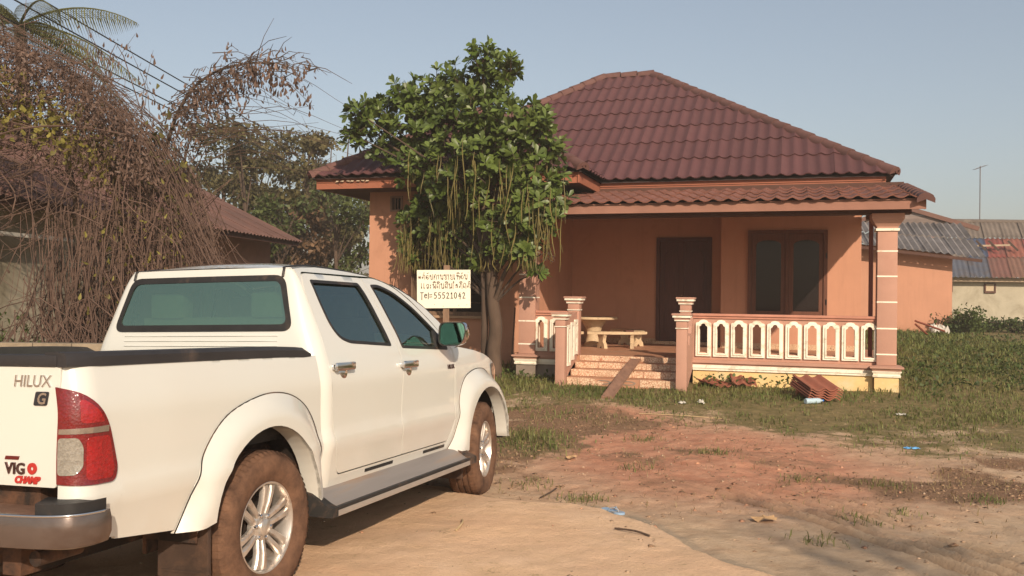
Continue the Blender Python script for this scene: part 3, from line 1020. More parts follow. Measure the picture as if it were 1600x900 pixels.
ax = (UW + UL) / 2; av = VW + (UW - UL) / 2; az = E0 + (av - VW) * SL; vend = V0 + (av - VW)
deck = M('roof deck', (.05, .03, .026), .9)
def deck_mesh(name, pts, faces):
    return mesh_obj(name, [(p[0], p[1], p[2] - .03) for p in pts], faces, deck, house)
main_roof = deck_mesh('main_roof', [(UW - .05, V0 + .03, E0), (U1 - .03, V0 + .03, E0), (ur1, vr, zr), (ur0, vr, zr), (ax, vend, az), (U1 - .03, 2 * vr - V0, E0), (UL + .05, 2 * vr - V0, E0), (UL + .05, av, E0)],
                      [(0, 1, 2, 3, 4), (1, 5, 2), (5, 6, 3, 2), (6, 7, 4, 3)])
uv2 = lambda u, v: ((u - UW), (v - V0) * K)
roof_plane(main_roof, (UW, V0, E0), (1, 0, 0), (0, 1 / K, SL / K), 0, SL, [uv2(UW, V0), uv2(U1, V0), uv2(ur1, vr), uv2(ur0, vr), uv2(ur0 - 1.6, vr - 1.9), uv2(ax, vend)], tile_main)
roof_plane(main_roof, (U1, V0, E0), (0, 1, 0), (-1 / K, 0, SL / K), 0, SL, [(0, 0), (2 * (vr - V0), 0), ((vr - V0), (vr - V0) * K)], tile_main, joined=True)
roof_plane(main_roof, (U1, 2 * vr - V0, E0), (-1, 0, 0), (0, -1 / K, SL / K), 0, SL, [(0, 0), (U1 - UL, 0), (U1 - ur0, (vr - V0) * K), (U1 - ur1, (vr - V0) * K)], tile_main, joined=True)
caps(main_roof, (U1 - .02, V0 + .02, E0), (ur1, vr, zr)); caps(main_roof, (ur1 + .05, vr, zr), (ur0, vr, zr)); caps(main_roof, (UL + .7, V0 + .83, E0 + .6), (ur0, vr, zr))
caps(main_roof, (U1 - .02, 2 * vr - V0, E0), (ur1, vr, zr))
wing_roof = deck_mesh('wing_roof', [(UL + .03, VW + .03, E0), (UW - .03, VW + .03, E0), (ax, av, az), (UW - .03, V0, E0), (ax, vend, az), (UL + .03, 2 * vr - V0, E0), (ur0, vr, zr - .05)],
                      [(0, 1, 2), (1, 3, 4, 2), (0, 2, 4, 6, 5)])
roof_plane(wing_roof, (UL, VW, E0), (1, 0, 0), (0, 1 / K, SL / K), 0, SL, [(0, 0), (UW - UL, 0), ((UW - UL) / 2, (av - VW) * K)], tile_main)
roof_plane(wing_roof, (UW, VW, E0), (0, 1, 0), (-1 / K, 0, SL / K), 0, SL, [(0, 0), (V0 - VW, 0), (vend - VW, (UW - ax) * K), (av - VW, (UW - ax) * K)], tile_main)
roof_plane(wing_roof, (UL, 2 * vr - V0, E0), (0, -1, 0), (1 / K, 0, SL / K), 0, SL, [(0, 0), (2 * vr - V0 - VW, 0), (2 * vr - V0 - av, (ax - UL) * K), (2 * vr - V0 - vend, (ax - UL) * K), (vr - V0, (ur0 - UL) * K * .95)], tile_main, joined=True)
caps(wing_roof, (UW - .02, VW + .02, E0), (ax, av, az)); caps(wing_roof, (UL + .02, VW + .02, E0), (ax, av, az)); caps(wing_roof, (ax, av, az), (ax, vend + .2, az))
# porch roof
PS = .172; PK = math.sqrt(1 + PS * PS)
porch_roof = mesh_obj('porch_roof', [(u, v, pz(v)) for u, v in ((-.5, -.52), (6.38, -.52), (6.38, 2.50), (-.5, 2.50))], [(0, 1, 2, 3)], deck, house)
EX_SAVE = EX
EX, TL = .80, .9
TILE_V, TILE_F = tile_bm()
roof_plane(porch_roof, (-.6, -.58, pz(-.58) + .01), (1, 0, 0), (0, 1 / PK, PS / PK), 0, PS, [(0.02, 0), (7.02, 0), (7.02, 3.07 * PK), (.02, 3.07 * PK)], tile_porch)
caps(porch_roof, (6.34, -.62, pz(-.62) - .03), (6.34, 2.45, pz(2.45) - .03))
MB().box(-.5, 6.36, 2.475, 2.495, 3.50, 3.70).build('light_block_board', soffit_m, house)  # added board, blocks light leaking in between porch roof and main fascia
# ---------------------------------------------------------------- the white pickup
TA, TPITCH = .341, -.028
_d = Vector((math.sin(TA) * math.cos(TPITCH), math.cos(TA) * math.cos(TPITCH), math.sin(TPITCH)))
_l = Vector((-math.cos(TA), math.sin(TA), 0))
_u = _d.cross(_l)
TM = Matrix(((_d.x, _l.x, _u.x, -2.073), (_d.y, _l.y, _u.y, 4.943), (_d.z, _l.z, _u.z, -.006), (0, 0, 0, 1)))
TM = TM @ Matrix.Translation((0, -.89, .8)) @ Matrix.Rotation(-.03, 4, 'X') @ Matrix.Translation((0, .89, -.8))
truck = thing('pickup_truck', 'white double cab pickup truck with chrome handles and dusty tyres parked on the dirt', 'pickup truck', matrix=TM)

def paint_mat():
    m, n, l, b = nodes_of('white truck paint')
    co = coords(n)
    sx = n.new('ShaderNodeSeparateXYZ'); l.new(co, sx.inputs[0])
    low = ramp(n, l, sx.outputs[2], .45, .95, (1, 1, 1, 1), (0, 0, 0, 1))
    nz = noise(n, l, co, 2.2, 8, .7)
    k = math_n(n, l, 'MULTIPLY', low, ramp(n, l, nz, .25, .85))
    spk = ramp(n, l, noise(n, l, co, 60, 4, .7), .68, .74)
    k2 = math_n(n, l, 'MULTIPLY', spk, math_n(n, l, 'POWER', low, 1.6))
    c = mix(n, l, math_n(n, l, 'MULTIPLY', k, .34), (.625, .63, .58), (.48, .35, .23))
    c = mix(n, l, math_n(n, l, 'MULTIPLY', k2, .55), c, (.28, .15, .08))
    film = ramp(n, l, noise(n, l, co, 1.1, 6, .7), .35, .75)
    c = mix(n, l, math_n(n, l, 'MULTIPLY', film, .10), c, (.60, .46, .32))
    l.new(c, b.inputs['Base Color'])
    b.inputs['Roughness'].default_value = .32
    b.inputs['Specular IOR Level'].default_value = .4
    b.inputs['Coat Weight'].default_value = 1.0
    b.inputs['Coat Roughness'].default_value = .04
    return m
paint = paint_mat()
black_p = M('black plastic', (.022, .021, .021), .55, .2, 6, .05, 120, dirt=((.12, .08, .055), .22, 3))
rail_p = M('black rail cap', (.030, .028, .029), .5, .15, 5, .05, 150, dirt=((.14, .10, .075), .15, 2))
rubber = M('dark rubber', (.02, .019, .018), .8, .2, 8, .1, 90, dirt=((.20, .115, .07), .5, 3))
dark_in = M('wheel well dark', (.028, .020, .016), .95, .3, 4, .3, 40, dirt=((.16, .075, .04), .45, 4))
chrome = M('chrome', (.62, .62, .63), .10, .04, 3, metal=1)
chrome_d = M('dusty chrome', (.20, .165, .15), .22, .18, 3, .05, 60, metal=.75, dirt=((.14, .095, .075), .35, 2.5))
alloy = M('alloy wheel', (.62, .58, .53), .32, .08, 6, .03, 80, metal=.75, dirt=((.34, .22, .14), .30, 8))
alu = M('grey step aluminium', (.30, .27, .25), .5, .1, 3, .05, 90, metal=.35, dirt=((.36, .24, .16), .35, 3), stretch=(.3, 3, 3))
seat_m = M('grey seat cloth', (.26, .23, .19), .9, .1, 20)
dash_m = M('dashboard grey', (.06, .055, .05), .7)
flap_m = M('muddy flap', (.045, .028, .020), .85, .3, 5, .15, 60, dirt=((.11, .06, .036), .45, 4))

def tyre_mat():
    m, n, l, b = nodes_of('dusty tyre')
    co = coords(n)
    a = ramp(n, l, noise(n, l, co, 7, 8, .7), .35, .75)
    c = mix(n, l, a, (.075, .042, .028), (.23, .125, .075))
    l.new(c, b.inputs['Base Color']); b.inputs['Roughness'].default_value = .92; b.inputs['Specular IOR Level'].default_value = .15
    add_bump(n, l, b, noise(n, l, co, 40, 5), .15)
    return m
tyre_m = tyre_mat()
def glass_mat(name, tr, gl, fac):
    m, n, l, b = nodes_of(name)
    n.remove(b)
    t = n.new('ShaderNodeBsdfTransparent'); t.inputs['Color'].default_value = (*tr, 1)
    g = n.new('ShaderNodeBsdfGlossy'); g.inputs['Color'].default_value = (*gl, 1); g.inputs['Roughness'].default_value = .015
    lw = n.new('ShaderNodeLayerWeight'); lw.inputs['Blend'].default_value = .35
    f = math_n(n, l, 'MULTIPLY_ADD', lw.outputs['Fresnel'], .6); f.node.inputs[2].default_value = fac
    mx = n.new('ShaderNodeMixShader'); l.new(f, mx.inputs[0]); l.new(t.outputs[0], mx.inputs[1]); l.new(g.outputs[0], mx.inputs[2])
    l.new(mx.outputs[0], n['Material Output'].inputs['Surface'])
    return m
glass_rear = glass_mat('green film glass', (.42, .66, .50), (.60, .80, .58), .46)
glass_side = glass_mat('tinted side glass', (.40, .55, .48), (.50, .62, .58), .33)
mirror_g = M('green tinted mirror', (.13, .28, .215), .03, .0, 1, metal=1)

ZS = [.36, .46, .54, .62, .735, .82, .93, 1.06, 1.18, 1.26, 1.34, 1.46, 1.58, 1.68, 1.735, 1.79, 1.84]
WS = [.80, .828, .842, .853, .872, .861, .858, .860, .843, .822, .794, .742, .690, .645, .612, .560, .50]
def W(x, z):
    f = interp(x, [-1.4, -1.05, -.6, 2.3, 2.9, 3.3, 3.55, 3.80], [.985, .99, 1, 1, .988, .955, .90, .80])
    crease = .006 * np.exp(-((np.asarray(z) - .735) / .04) ** 2) * sstep(-1.3, -.9, x) * sstep(2.6, 2.3, x)
    return interp(z, ZS, WS) * f + crease
def side_panel(name, outer, holes=(), mat=paint, parent=truck, lat=W, grid=.05, flange=.018, sides=(-1, 1), step=.03, smooth=35, off=0.0, **kw):
    """body panel cut from the curved side surface; side -1 is the right hand side"""
    o_ = resample(outer, step); hs = [resample(h, step) for h in holes]
    V, T, L = cdt(o_, hs, grid)
    w = lat(V[:, 0], V[:, 1]) + off
    out = []
    for s in sides:
        vs = [(x, s * k, z) for (x, z), k in zip(V, w)]
        fs = [tuple(t) if s < 0 else tuple(t[::-1]) for t in T]
        for lp in L:
            if not flange: break
            q = len(vs)
            vs += [(V[i][0], s * (w[i] - flange), V[i][1]) for i in lp]
            m_ = len(lp)
            for i in range(m_):
                f = (lp[(i + 1) % m_], lp[i], q + i, q + (i + 1) % m_)
                fs.append(f if s < 0 else f[::-1])
        out.append(mesh_obj(name, vs, fs, mat, parent(s) if callable(parent) else parent, smooth, **kw))
    return out
def ell(cx, cz, rx, rz, a0, a1, n):
    return [(cx + rx * math.cos(t), cz + rz * math.sin(t)) for t in np.linspace(a0, a1, n)]
arch_r = ell(-.03, .42, .475, .50, PI * 1.05 - .22, -.02, 22)          # rear arch, from the back lower end over to the front
arch_f = ell(3.075, .42, .475, .50, PI, .06, 22)

# bed sides, quarter, fenders
bed = side_panel('bed_side', [(-1.028, .553), (-.70, .515), (-.55, .50)] + arch_r + [(.47, .41), (.520, .60), (.512, 1.250), (.10, 1.263), (-1.028, 1.274)])
D1 = round_poly([(.725, .545), (1.578, .545), (1.560, .62), (1.528, .75), (1.560, 1.0), (1.585, 1.19), (1.555, 1.37), (1.49, 1.57), (1.425, 1.745), (.70, 1.742), (.648, 1.66), (.640, 1.30), (.645, .90), (.660, .74)],
                [.03, .01, .04, .06, .1, .1, .1, .1, .015, .05, .05, .1, .1, .06])
D2 = round_poly([(1.585, .545), (2.345, .545), (2.43, .62), (2.465, .85), (2.472, 1.235), (2.425, 1.29), (2.27, 1.44), (2.05, 1.60), (1.84, 1.705), (1.62, 1.752), (1.432, 1.745), (1.497, 1.57), (1.562, 1.37), (1.592, 1.19), (1.567, 1.0), (1.535, .75), (1.567, .62)],
                [.01, .04, .05, .1, .03, .03, .1, .1, .1, .06, .01, .1, .1, .1, .1, .06, .04])
W1 = round_poly([(.752, 1.702), (1.350, 1.706), (1.405, 1.60), (1.448, 1.45), (1.485, 1.285), (.945, 1.315), (.84, 1.345), (.785, 1.42), (.762, 1.55)], [.02, .02, .1, .1, .02, .04, .05, .06, .1])
W2 = round_poly([(1.512, 1.700), (1.62, 1.708), (1.80, 1.668), (2.03, 1.560), (2.24, 1.410), (2.385, 1.270), (2.39, 1.236), (1.636, 1.268), (1.610, 1.385), (1.555, 1.58)], [.02, .06, .1, .1, .1, .02, .01, .015, .1, .1])
grow = lambda p, k: [tuple(np.array(q) + k * (np.array(q) - np.mean(p, 0)) / np.linalg.norm(np.array(q) - np.mean(p, 0))) for q in p]
def offset(poly, d):
    P = np.array(poly); n_ = len(P); out = []
    A = sum(P[i][0] * P[(i + 1) % n_][1] - P[(i + 1) % n_][0] * P[i][1] for i in range(n_))
    sg = 1 if A > 0 else -1
    for i in range(n_):
        a, b_ = P[i] - P[i - 1], P[(i + 1) % n_] - P[i]
        na = np.array([a[1], -a[0]]) / (np.linalg.norm(a) + 1e-9); nb = np.array([b_[1], -b_[0]]) / (np.linalg.norm(b_) + 1e-9)
        m_ = na + nb; m_ /= (np.linalg.norm(m_) + 1e-9)
        out.append(tuple(P[i] + sg * d * m_ / max(.5, m_ @ na)))
    return out
cab_top = [(2.62, 1.262), (2.53, 1.350), (2.41, 1.452), (2.25, 1.555), (2.07, 1.636), (1.90, 1.695), (1.73, 1.740), (1.52, 1.768), (1.31, 1.782), (1.10, 1.789), (.93, 1.790), (.75, 1.778)]
both = [(.725, .541), (2.345, .541), (2.434, .617), (2.469, .85), (2.476, 1.237), (2.428, 1.295), (2.273, 1.445), (2.052, 1.605), (1.842, 1.710), (1.62, 1.757), (.70, 1.747), (.644, 1.664), (.636, 1.30), (.641, .90), (.656, .737)]
cab = side_panel('cab_side', [(.634, .455), (2.42, .455), (2.49, .60), (2.49, 1.236)] + cab_top + [(.655, 1.766), (.634, 1.66)], [offset(round_poly(both, .03), .004)], flange=.03)
doors = {}
for nm, D, Wn in (('rear', D1, W1), ('front', D2, W2)):
    o = side_panel('door', D, [Wn], flange=.028)
    for q, s in zip(o, (-1, 1)): doors[nm, s] = q
    p = lambda s, nm=nm: doors[nm, s]
    side_panel('pane', offset(Wn, .004), (), glass_side, p, off=-.014, flange=0, grid=.08)
    side_panel('window_trim', offset(Wn, .003), [offset(Wn, -.017)], black_p, p, off=.002, flange=.014, grid=None)
# black mirror sail in the front corner of the front windows
side_panel('window_corner', [(2.20, 1.245), (2.392, 1.237), (2.388, 1.272), (2.25, 1.402), (2.225, 1.36)], (), black_p, lambda s: doors['front', s], off=.004, flange=.02)
# short black protector strips on the sills
side_panel('sill_strip', [(1.07, .502), (1.45, .502), (1.45, .522), (1.07, .522)], (), black_p, truck, off=.004, flange=.01, grid=None)
side_panel('sill_strip', [(1.93, .502), (2.30, .502), (2.30, .522), (1.93, .522)], (), black_p, truck, off=.004, flange=.01, grid=None)
fender = side_panel('front_fender', [(2.496, 1.240), (2.496, .62), (2.45, .50), (2.55, .42)] + arch_f + [(3.58, .58), (3.66, .74), (3.66, .955), (3.60, 1.03), (3.45, 1.105), (3.2, 1.175), (2.95, 1.215), (2.62, 1.25)])

# flared arches
def flare(name, inner, outer, zmax_w=.915):
    IN = np.array(resample(inner, .02, False)); OU = np.array(resample(outer, .02, False))
    def lat(x, z):
        P = np.stack([x, z], -1)
        di = np.sqrt(((P[:, None] - IN[None]) ** 2).sum(-1)).min(1); do = np.sqrt(((P[:, None] - OU[None]) ** 2).sum(-1)).min(1)
        t = do / (di + do + 1e-9)
        w = W(x, z)
        return w + .004 + (np.maximum(zmax_w, w + .045) - w) * np.sin(np.clip(t / .75, 0, 1) * PI / 2) ** 1.2
    objs = side_panel(name, list(outer) + list(inner[::-1]), (), paint, lat=lat, grid=.035, step=.025, flange=.02)
    # inner lip turned into the wheel well
    for s, o in zip((-1, 1), objs):
        w = lat(IN[:, 0], IN[:, 1])
        vs = [(p[0], s * (k + .0), p[1]) for p, k in zip(IN, w)] + [(p[0], s * (k - .035), p[1]) for p, k in zip(IN, w)] + [(p[0] * 1.0, s * .80, p[1]) for p, k in zip(IN, w)]
        k_ = len(IN)
        fs = [(i, i + 1, r_ * k_ + k_ + i + 1, r_ * k_ + k_ + i) if r_ == 0 else (k_ + i, k_ + i + 1, 2 * k_ + i + 1, 2 * k_ + i) for r_ in (0, 1) for i in range(k_ - 1)]
        mesh_obj('flare_lip', vs, fs, paint, o, 40)
    for s, o in zip((-1, 1), objs):
        w = lat(OU[:, 0], OU[:, 1])
        MB().tube([(p[0], s * (k + .001), p[1]) for p, k in zip(OU, w)], .0032, 6).build('rubber_seal', rubber, o, 60)
    return objs
arch_ri = [(-.555, .50)] + ell(-.03, .42, .462, .488, PI * .94, .02, 26) + [(.432, .41)]
flare('wheel_flare', arch_ri, smooth_line([(-.675, .497), (-.625, .60), (-.555, .74), (-.49, .86), (-.34, .99), (-.13, 1.056), (.05, 1.073), (.22, 1.045), (.36, .97), (.45, .85), (.49, .70), (.50, .55), (.50, .395)], 4))
arch_fi = [(2.52, .42)] + ell(3.075, .42, .462, .488, PI * .985, .10, 26) + [(3.55, .44)]
flare('wheel_flare', arch_fi, smooth_line([(2.36, .475), (2.46, .56), (2.52, .70), (2.555, .87), (2.66, 1.0), (2.82, 1.052), (2.98, 1.066), (3.16, 1.045), (3.33, .97), (3.47, .86), (3.57, .72), (3.62, .56), (3.60, .44)], 4))

# bed corners with the tail lamps wrapped round them
R_C = .10
def corner_fn(off):
    def f(sx, z, s):
        xe = -1.235 + max(0.0, (sx - PI / 2 * R_C)) + R_C
        hw = float(W(min(xe, -1.0), z)) + off
        y0 = hw - R_C - off
        r_ = R_C + off
        x0 = -1.235 - .012 * (1 - (z - .6) / .7)
        st = max(0.0, y0 - .755)
        a = sx - st
        if a <= 0: return (x0 - off, s * (.755 + max(sx, 0)), z)
        th = a / R_C
        if th < PI / 2: return (x0 + R_C - r_ * math.cos(th), s * (y0 + r_ * math.sin(th)), z)
        return (x0 + R_C + (th - PI / 2) * R_C * (-1.028 - x0 - R_C) / (.264 - st - PI / 2 * R_C), s * hw, z)
    return f
def corner_panel(name, poly, off, mat, parent, flange, grid=.03, holes=()):
    V, T, L = cdt(resample(poly, .02), [resample(h, .02) for h in holes], grid)
    f0, f1 = corner_fn(off), corner_fn(off - flange)
    res = []
    for s in (-1, 1):
        vs = [f0(a, b_, s) for a, b_ in V]; fs = [tuple(t) if s < 0 else tuple(t[::-1]) for t in T]
        for lp in L:
            q = len(vs); vs += [f1(V[i][0], V[i][1], s) for i in lp]; m_ = len(lp)
            fs += [(lp[(i + 1) % m_], lp[i], q + i, q + (i + 1) % m_) if s < 0 else (q + (i + 1) % m_, q + i, lp[i], lp[(i + 1) % m_]) for i in range(m_)]
        res.append(mesh_obj(name, vs, fs, mat, parent(s) if callable(parent) else parent, 35))
    return res
cor = corner_panel('bed_corner', [(.0, .60), (.264, .562), (.264, 1.274), (.0, 1.262)], 0, paint, truck, .004)
corner_of = lambda s: cor[0] if s < 0 else cor[1]
TLP = round_poly([(.004, .805), (.10, .797), (.235, .795), (.252, .845), (.235, .93), (.205, 1.035), (.165, 1.10), (.095, 1.165), (.004, 1.185)], [.004, .1, .03, .04, .08, .1, .1, .06, .004])
def lamp_mat(name, col, scale):
    m, n, l, b = nodes_of(name)
    co = coords(n)
    v = n.new('ShaderNodeTexVoronoi'); v.inputs['Scale'].default_value = scale; l.new(co, v.inputs['Vector'])
    c = mix(n, l, ramp(n, l, v.outputs['Color'], .2, .9), tuple(k * .72 for k in col), col)
    l.new(c, b.inputs['Base Color']); b.inputs['Roughness'].default_value = .12
    b.inputs['Coat Weight'].default_value = 1; b.inputs['Coat Roughness'].default_value = .02
    add_bump(n, l, b, v.outputs['Distance'], .18, .01)
    return m
red_l = lamp_mat('red lamp lens', (.33, .007, .010), 80)
red_d = lamp_mat('dark red lens', (.17, .004, .007), 90)
clear_l = lamp_mat('clear lamp lens', (.27, .25, .21), 120)
lens = corner_panel('tail_lamp', TLP, .010, red_d, truck, .02)
lens_of = lambda s: lens[0] if s < 0 else lens[1]
corner_panel('lamp_lens', [(.012, 1.000), (.20, 1.000), (.202, 1.025), (.012, 1.02)], .0135, chrome, lens_of, .004)
corner_panel('lamp_lens', round_poly([(.010, .84), (.075, .84), (.098, .87), (.098, .95), (.08, .985), (.010, .985)], .015), .0125, clear_l, lens_of, .004)
corner_panel('lamp_lens', round_poly([(.108, .815), (.222, .812), (.234, .85), (.212, .96), (.205, .985), (.108, .985)], .02), .0125, red_l, lens_of, .004)
corner_panel('lamp_lens', round_poly([(.085, 1.04), (.185, 1.04), (.15, 1.095), (.10, 1.135), (.085, 1.13)], .02), .0125, red_l, lens_of, .004)

# tailgate
def rear_fn(off=0.0):
    return lambda a, b_, t: (-1.236 - .012 * (1 - (b_ - .6) / .7) - .008 * (1 - (a / .75) ** 2) - off - t, -a, b_)
gate = MB()
V, T, L = cdt(resample(round_poly([(-.747, .79), (.747, .79), (.747, 1.262), (-.747, 1.262)], .012), .04), [resample(round_poly([(-.13, 1.06), (.13, 1.06), (.13, 1.17), (-.13, 1.17)], .02), .03)], .06)
f0 = rear_fn()
gate.add([f0(a, b_, 0) for a, b_ in V] + [f0(a, b_, -.03) for a, b_ in V], [tuple(t) for t in T] + [(a, b_, len(V) + b_, len(V) + a) for lp in L for a, b_ in zip(lp, lp[1:] + lp[:1])])
gate = gate.build('tailgate', paint, truck, 35)
MB().bbox(-1.235, -1.215, -.15, .15, 1.04, 1.19, .004).build('handle_recess', black_p, gate)
MB().bbox(-1.262, -1.235, -.11, .11, 1.10, 1.15, .008).build('tailgate_handle', chrome, gate)
def letters(txt, size, lat0, z0, mat, name='lettering', shear=.0, parent=gate, spacing=1.0, off=.0):
    v, f = text_verts(txt, size, shear, .003, spacing, off)
    fn = rear_fn(.0035)
    return mesh_obj(name, [fn(lat0 + a, z0 + b_, c) for a, b_, c in v], f, mat, parent)
letters('HILUX', .066, .520, 1.185, chrome, spacing=1.0, shear=.12, off=.0)
MB().plate(round_poly([(.625, 1.110), (.692, 1.110), (.702, 1.165), (.636, 1.165)], .008), (), .001, .005, rear_fn()).build('badge', M('dark badge', (.05, .05, .06), .3, metal=.5), gate)
letters('G', .062, .645, 1.117, chrome, shear=.2, off=.0015).location.x = -.003
MB().plate([(.485, .893), (.555, .893), (.560, .907), (.490, .907)], (), .001, .004, rear_fn()).build('badge', M('dark red', (.12, .015, .012), .3), gate)
letters('VIG', .062, .490, .838, M('dark chrome', (.16, .10, .10), .2, metal=1), spacing=1.05, off=.0015)
MB().plate([(.628 + .023 * math.cos(t), .861 + .023 * math.sin(t)) for t in np.linspace(0, 2 * PI, 17)[:-1]], [[(.628 + .008 * math.cos(t), .861 + .008 * math.sin(t)) for t in np.linspace(0, 2 * PI, 9)[:-1]]], .001, .006, rear_fn()).build('lettering', M('red badge', (.42, .03, .025), .3), gate)
letters('CHAMP', .038, .540, .803, M('red badge', (.42, .03, .025), .3), shear=.25, spacing=.95, off=.0018)

# black caps on the bed rails and gate
for s in (-1, 1):
    for nm in ('rail_cap',):
        mb = MB()
        xs = np.linspace(-1.245, .462, 24)
        prof = [(-.004, -.014), (.008, -.010), (.008, .028), (-.006, .044), (-.05, .048), (-.10, .045), (-.105, .0)]
        vs, fs = [], []
        for x in xs:
            w = float(W(x, 1.262)); z0 = float(interp(x, [-1.25, .10, .47], [1.2745, 1.2645, 1.252]))
            sh = 1 - .6 * float(sstep(.40, .462, x))
            inn = float(sstep(-1.245 + .11, -1.245, x)) * .03
            vs += [(x, s * (w + a - inn), z0 + b_ * sh) for a, b_ in prof]
        k = len(prof)
        for i in range(len(xs) - 1):
            fs += [(i * k + j, i * k + (j + 1) % k, (i + 1) * k + (j + 1) % k, (i + 1) * k + j) for j in range(k)]
        fs += [tuple(range(k)), tuple(range((len(xs) - 1) * k, len(xs) * k))]
        mb.add(vs, fs).build(nm, rail_p, truck, 40)
MB().bbox(-1.252, -1.19, -.745, .745, 1.264, 1.312, .012).build('tailgate_cap', rail_p, gate, 40)
# bed tub
mb = MB()
mb.box(-1.20, .44, -.74, .74, .80, .83)
for s in (-1, 1): mb.box(-1.20, .44, s * .75 - .01, s * .75 + .01, .83, 1.27)
mb.box(.42, .44, -.735, .735, .832, 1.26); mb.box(-1.205, -1.195, -.735, .735, .832, 1.262)
mb.build('bed_liner', black_p, truck)

# cab back: skin over back and corners with the rear window opening
def cb(z):
    x0 = float(interp(z, [.40, 1.24, 1.36, 1.50, 1.65, 1.73, 1.772], [.535, .535, .545, .567, .596, .612, .622]))
    r_ = float(interp(z, [1.2, 1.45, 1.62, 1.735, 1.772], [.10, .085, .05, .025, .006]))
    hw = float(W(.6, z))
    return x0, max(.004, min(r_, .640 - x0)), hw
def cab_back_fn(sn, z, off=0.0):
    x0, r_, hw = cb(z)
    st = hw - r_; arc = r_ * PI / 2; tail = max(0.0, .640 - x0 - r_)
    tot = st + arc + tail
    s = abs(sn) * tot; sg = -1 if sn > 0 else 1
    bul = lambda y: -.030 * (1 - (y / hw) ** 2) * float(sstep(1.0, 1.3, z))
    if s <= st: return (x0 + bul(s) - off, sg * s, z)
    if s <= st + arc:
        th = (s - st) / max(r_, 1e-6)
        y = st + (r_ + off) * math.sin(th)
        return (x0 + r_ - (r_ + off) * math.cos(th) + bul(min(y, hw)), sg * y, z)
    return (x0 + r_ + (s - st - arc), sg * (hw + off), z)
def cb_tot(z):
    x0, r_, hw = cb(z)
    return hw - r_ + r_ * PI / 2 + max(0.0, .640 - x0 - r_)
rw_out = round_poly([(-.655, 1.392), (.655, 1.392), (.560, 1.728), (-.560, 1.728)], [.07, .07, .07, .07], 6)
rw_in = round_poly([(-.614, 1.432), (.614, 1.432), (.534, 1.692), (-.534, 1.692)], [.05, .05, .05, .05], 6)
sn = lambda P: [(a / cb_tot(b_), b_) for a, b_ in resample(P, .03)]
V, T, L = cdt(resample([(-1, .46), (1, .46), (1, 1.772), (-1, 1.772)], .04), [sn(offset(rw_out, -.01))], .04)
mb = MB(); mb.add([cab_back_fn(a, b_) for a, b_ in V], [tuple(t) for t in T])
cab_back = mb.build('cab_back', paint, truck, 60, fix=False)
V, T, L = cdt(sn(rw_out), [sn(rw_in)], None)
mb = MB(); mb.add([cab_back_fn(a, b_, .006) for a, b_ in V] + [cab_back_fn(a, b_, -.02) for a, b_ in V], [tuple(t) for t in T] + [(a, b_, len(V) + b_, len(V) + a) for lp in L for a, b_ in zip(lp, lp[1:] + lp[:1])])
rw_frame = mb.build('rear_window', black_p, truck, 40)
V, T, L = cdt(sn(offset(rw_in, .01)), (), .06)
mb = MB(); mb.add([cab_back_fn(a, b_, .001) for a, b_ in V], [tuple(t) for t in T])
mb.build('pane', glass_rear, rw_frame, 60, fix=False)
for z in (1.365, 1.335, 1.305):   # pressed ribs under the window
    mb = MB()
    a = [cab_back_fn(t / cb_tot(z), z, .0) for t in np.linspace(-.56, .56, 14)]
    mb.tube(a, .0045, 6).build('pressed_rib', paint, cab_back, 60)

# roof with black ditch strips
def roof_edge(x):
    xs = [p[0] for p in cab_top[::-1]] ; zs = [p[1] for p in cab_top[::-1]]
    return float(interp(x, [.618] + xs, [1.764] + zs))
def roof_pt(x, t):
    ze = roof_edge(x); ye = float(W(x, ze))
    cr = .040 * float(interp(x, [.6, .75, 1.0, 1.9], [.3, .8, 1, .8]))
    return (x - .022 * (1 - t * t) * float(sstep(.9, .62, x)) + .05 * (1 - t * t) * float(sstep(1.5, 1.86, x)), -t * ye, ze + cr * (1 - abs(t) ** 2.4))
xs = np.concatenate([np.linspace(.618, .75, 7), np.linspace(.8, 1.86, 20)]); ts = np.linspace(-1, 1, 33)
mb = MB(); mb.add([roof_pt(x, t) for x in xs for t in ts], [(i * 33 + j, i * 33 + j + 1, i * 33 + j + 34, i * 33 + j + 33) for i in range(len(xs) - 1) for j in range(32)])
roof_o = mb.build('roof', paint, truck, 60)
for s in (-1, 1):
    P = [cab_back_fn(s * .548 / cb_tot(z), z, .004) for z in (1.715, 1.745, 1.768)] + [tuple(np.array(roof_pt(x, s * .90)) + (0, 0, .001)) for x in np.linspace(.64, 1.84, 14)]
    MB().tube(P, .009, 6).build('roof_strip', black_p, roof_o, 60)
# windscreen
def ws_pt(s_, t):
    # s_ 0 at roof, 1 at cowl
    xe = 1.86 + (2.62 - 1.86) * s_; ze = roof_edge(xe) ; ye = float(W(xe, ze)) - .012
    return (xe + .05 * (1 - t * t) + .16 * s_ * (1 - t * t), -t * ye, ze + (.032 - .01 * s_) * (1 - t * t))
mb = MB(); mb.add([ws_pt(i / 10, t) for i in range(11) for t in np.linspace(-1, 1, 17)], [(i * 17 + j, i * 17 + j + 1, i * 17 + j + 18, i * 17 + j + 17) for i in range(10) for j in range(16)])
ws = mb.build('windscreen', glass_side, truck, 60)
for s in (-1, 1):
    MB().tube([ws_pt(i / 10, s * .985) for i in range(11)], .016, 6).build('windscreen_trim', black_p, ws, 60)
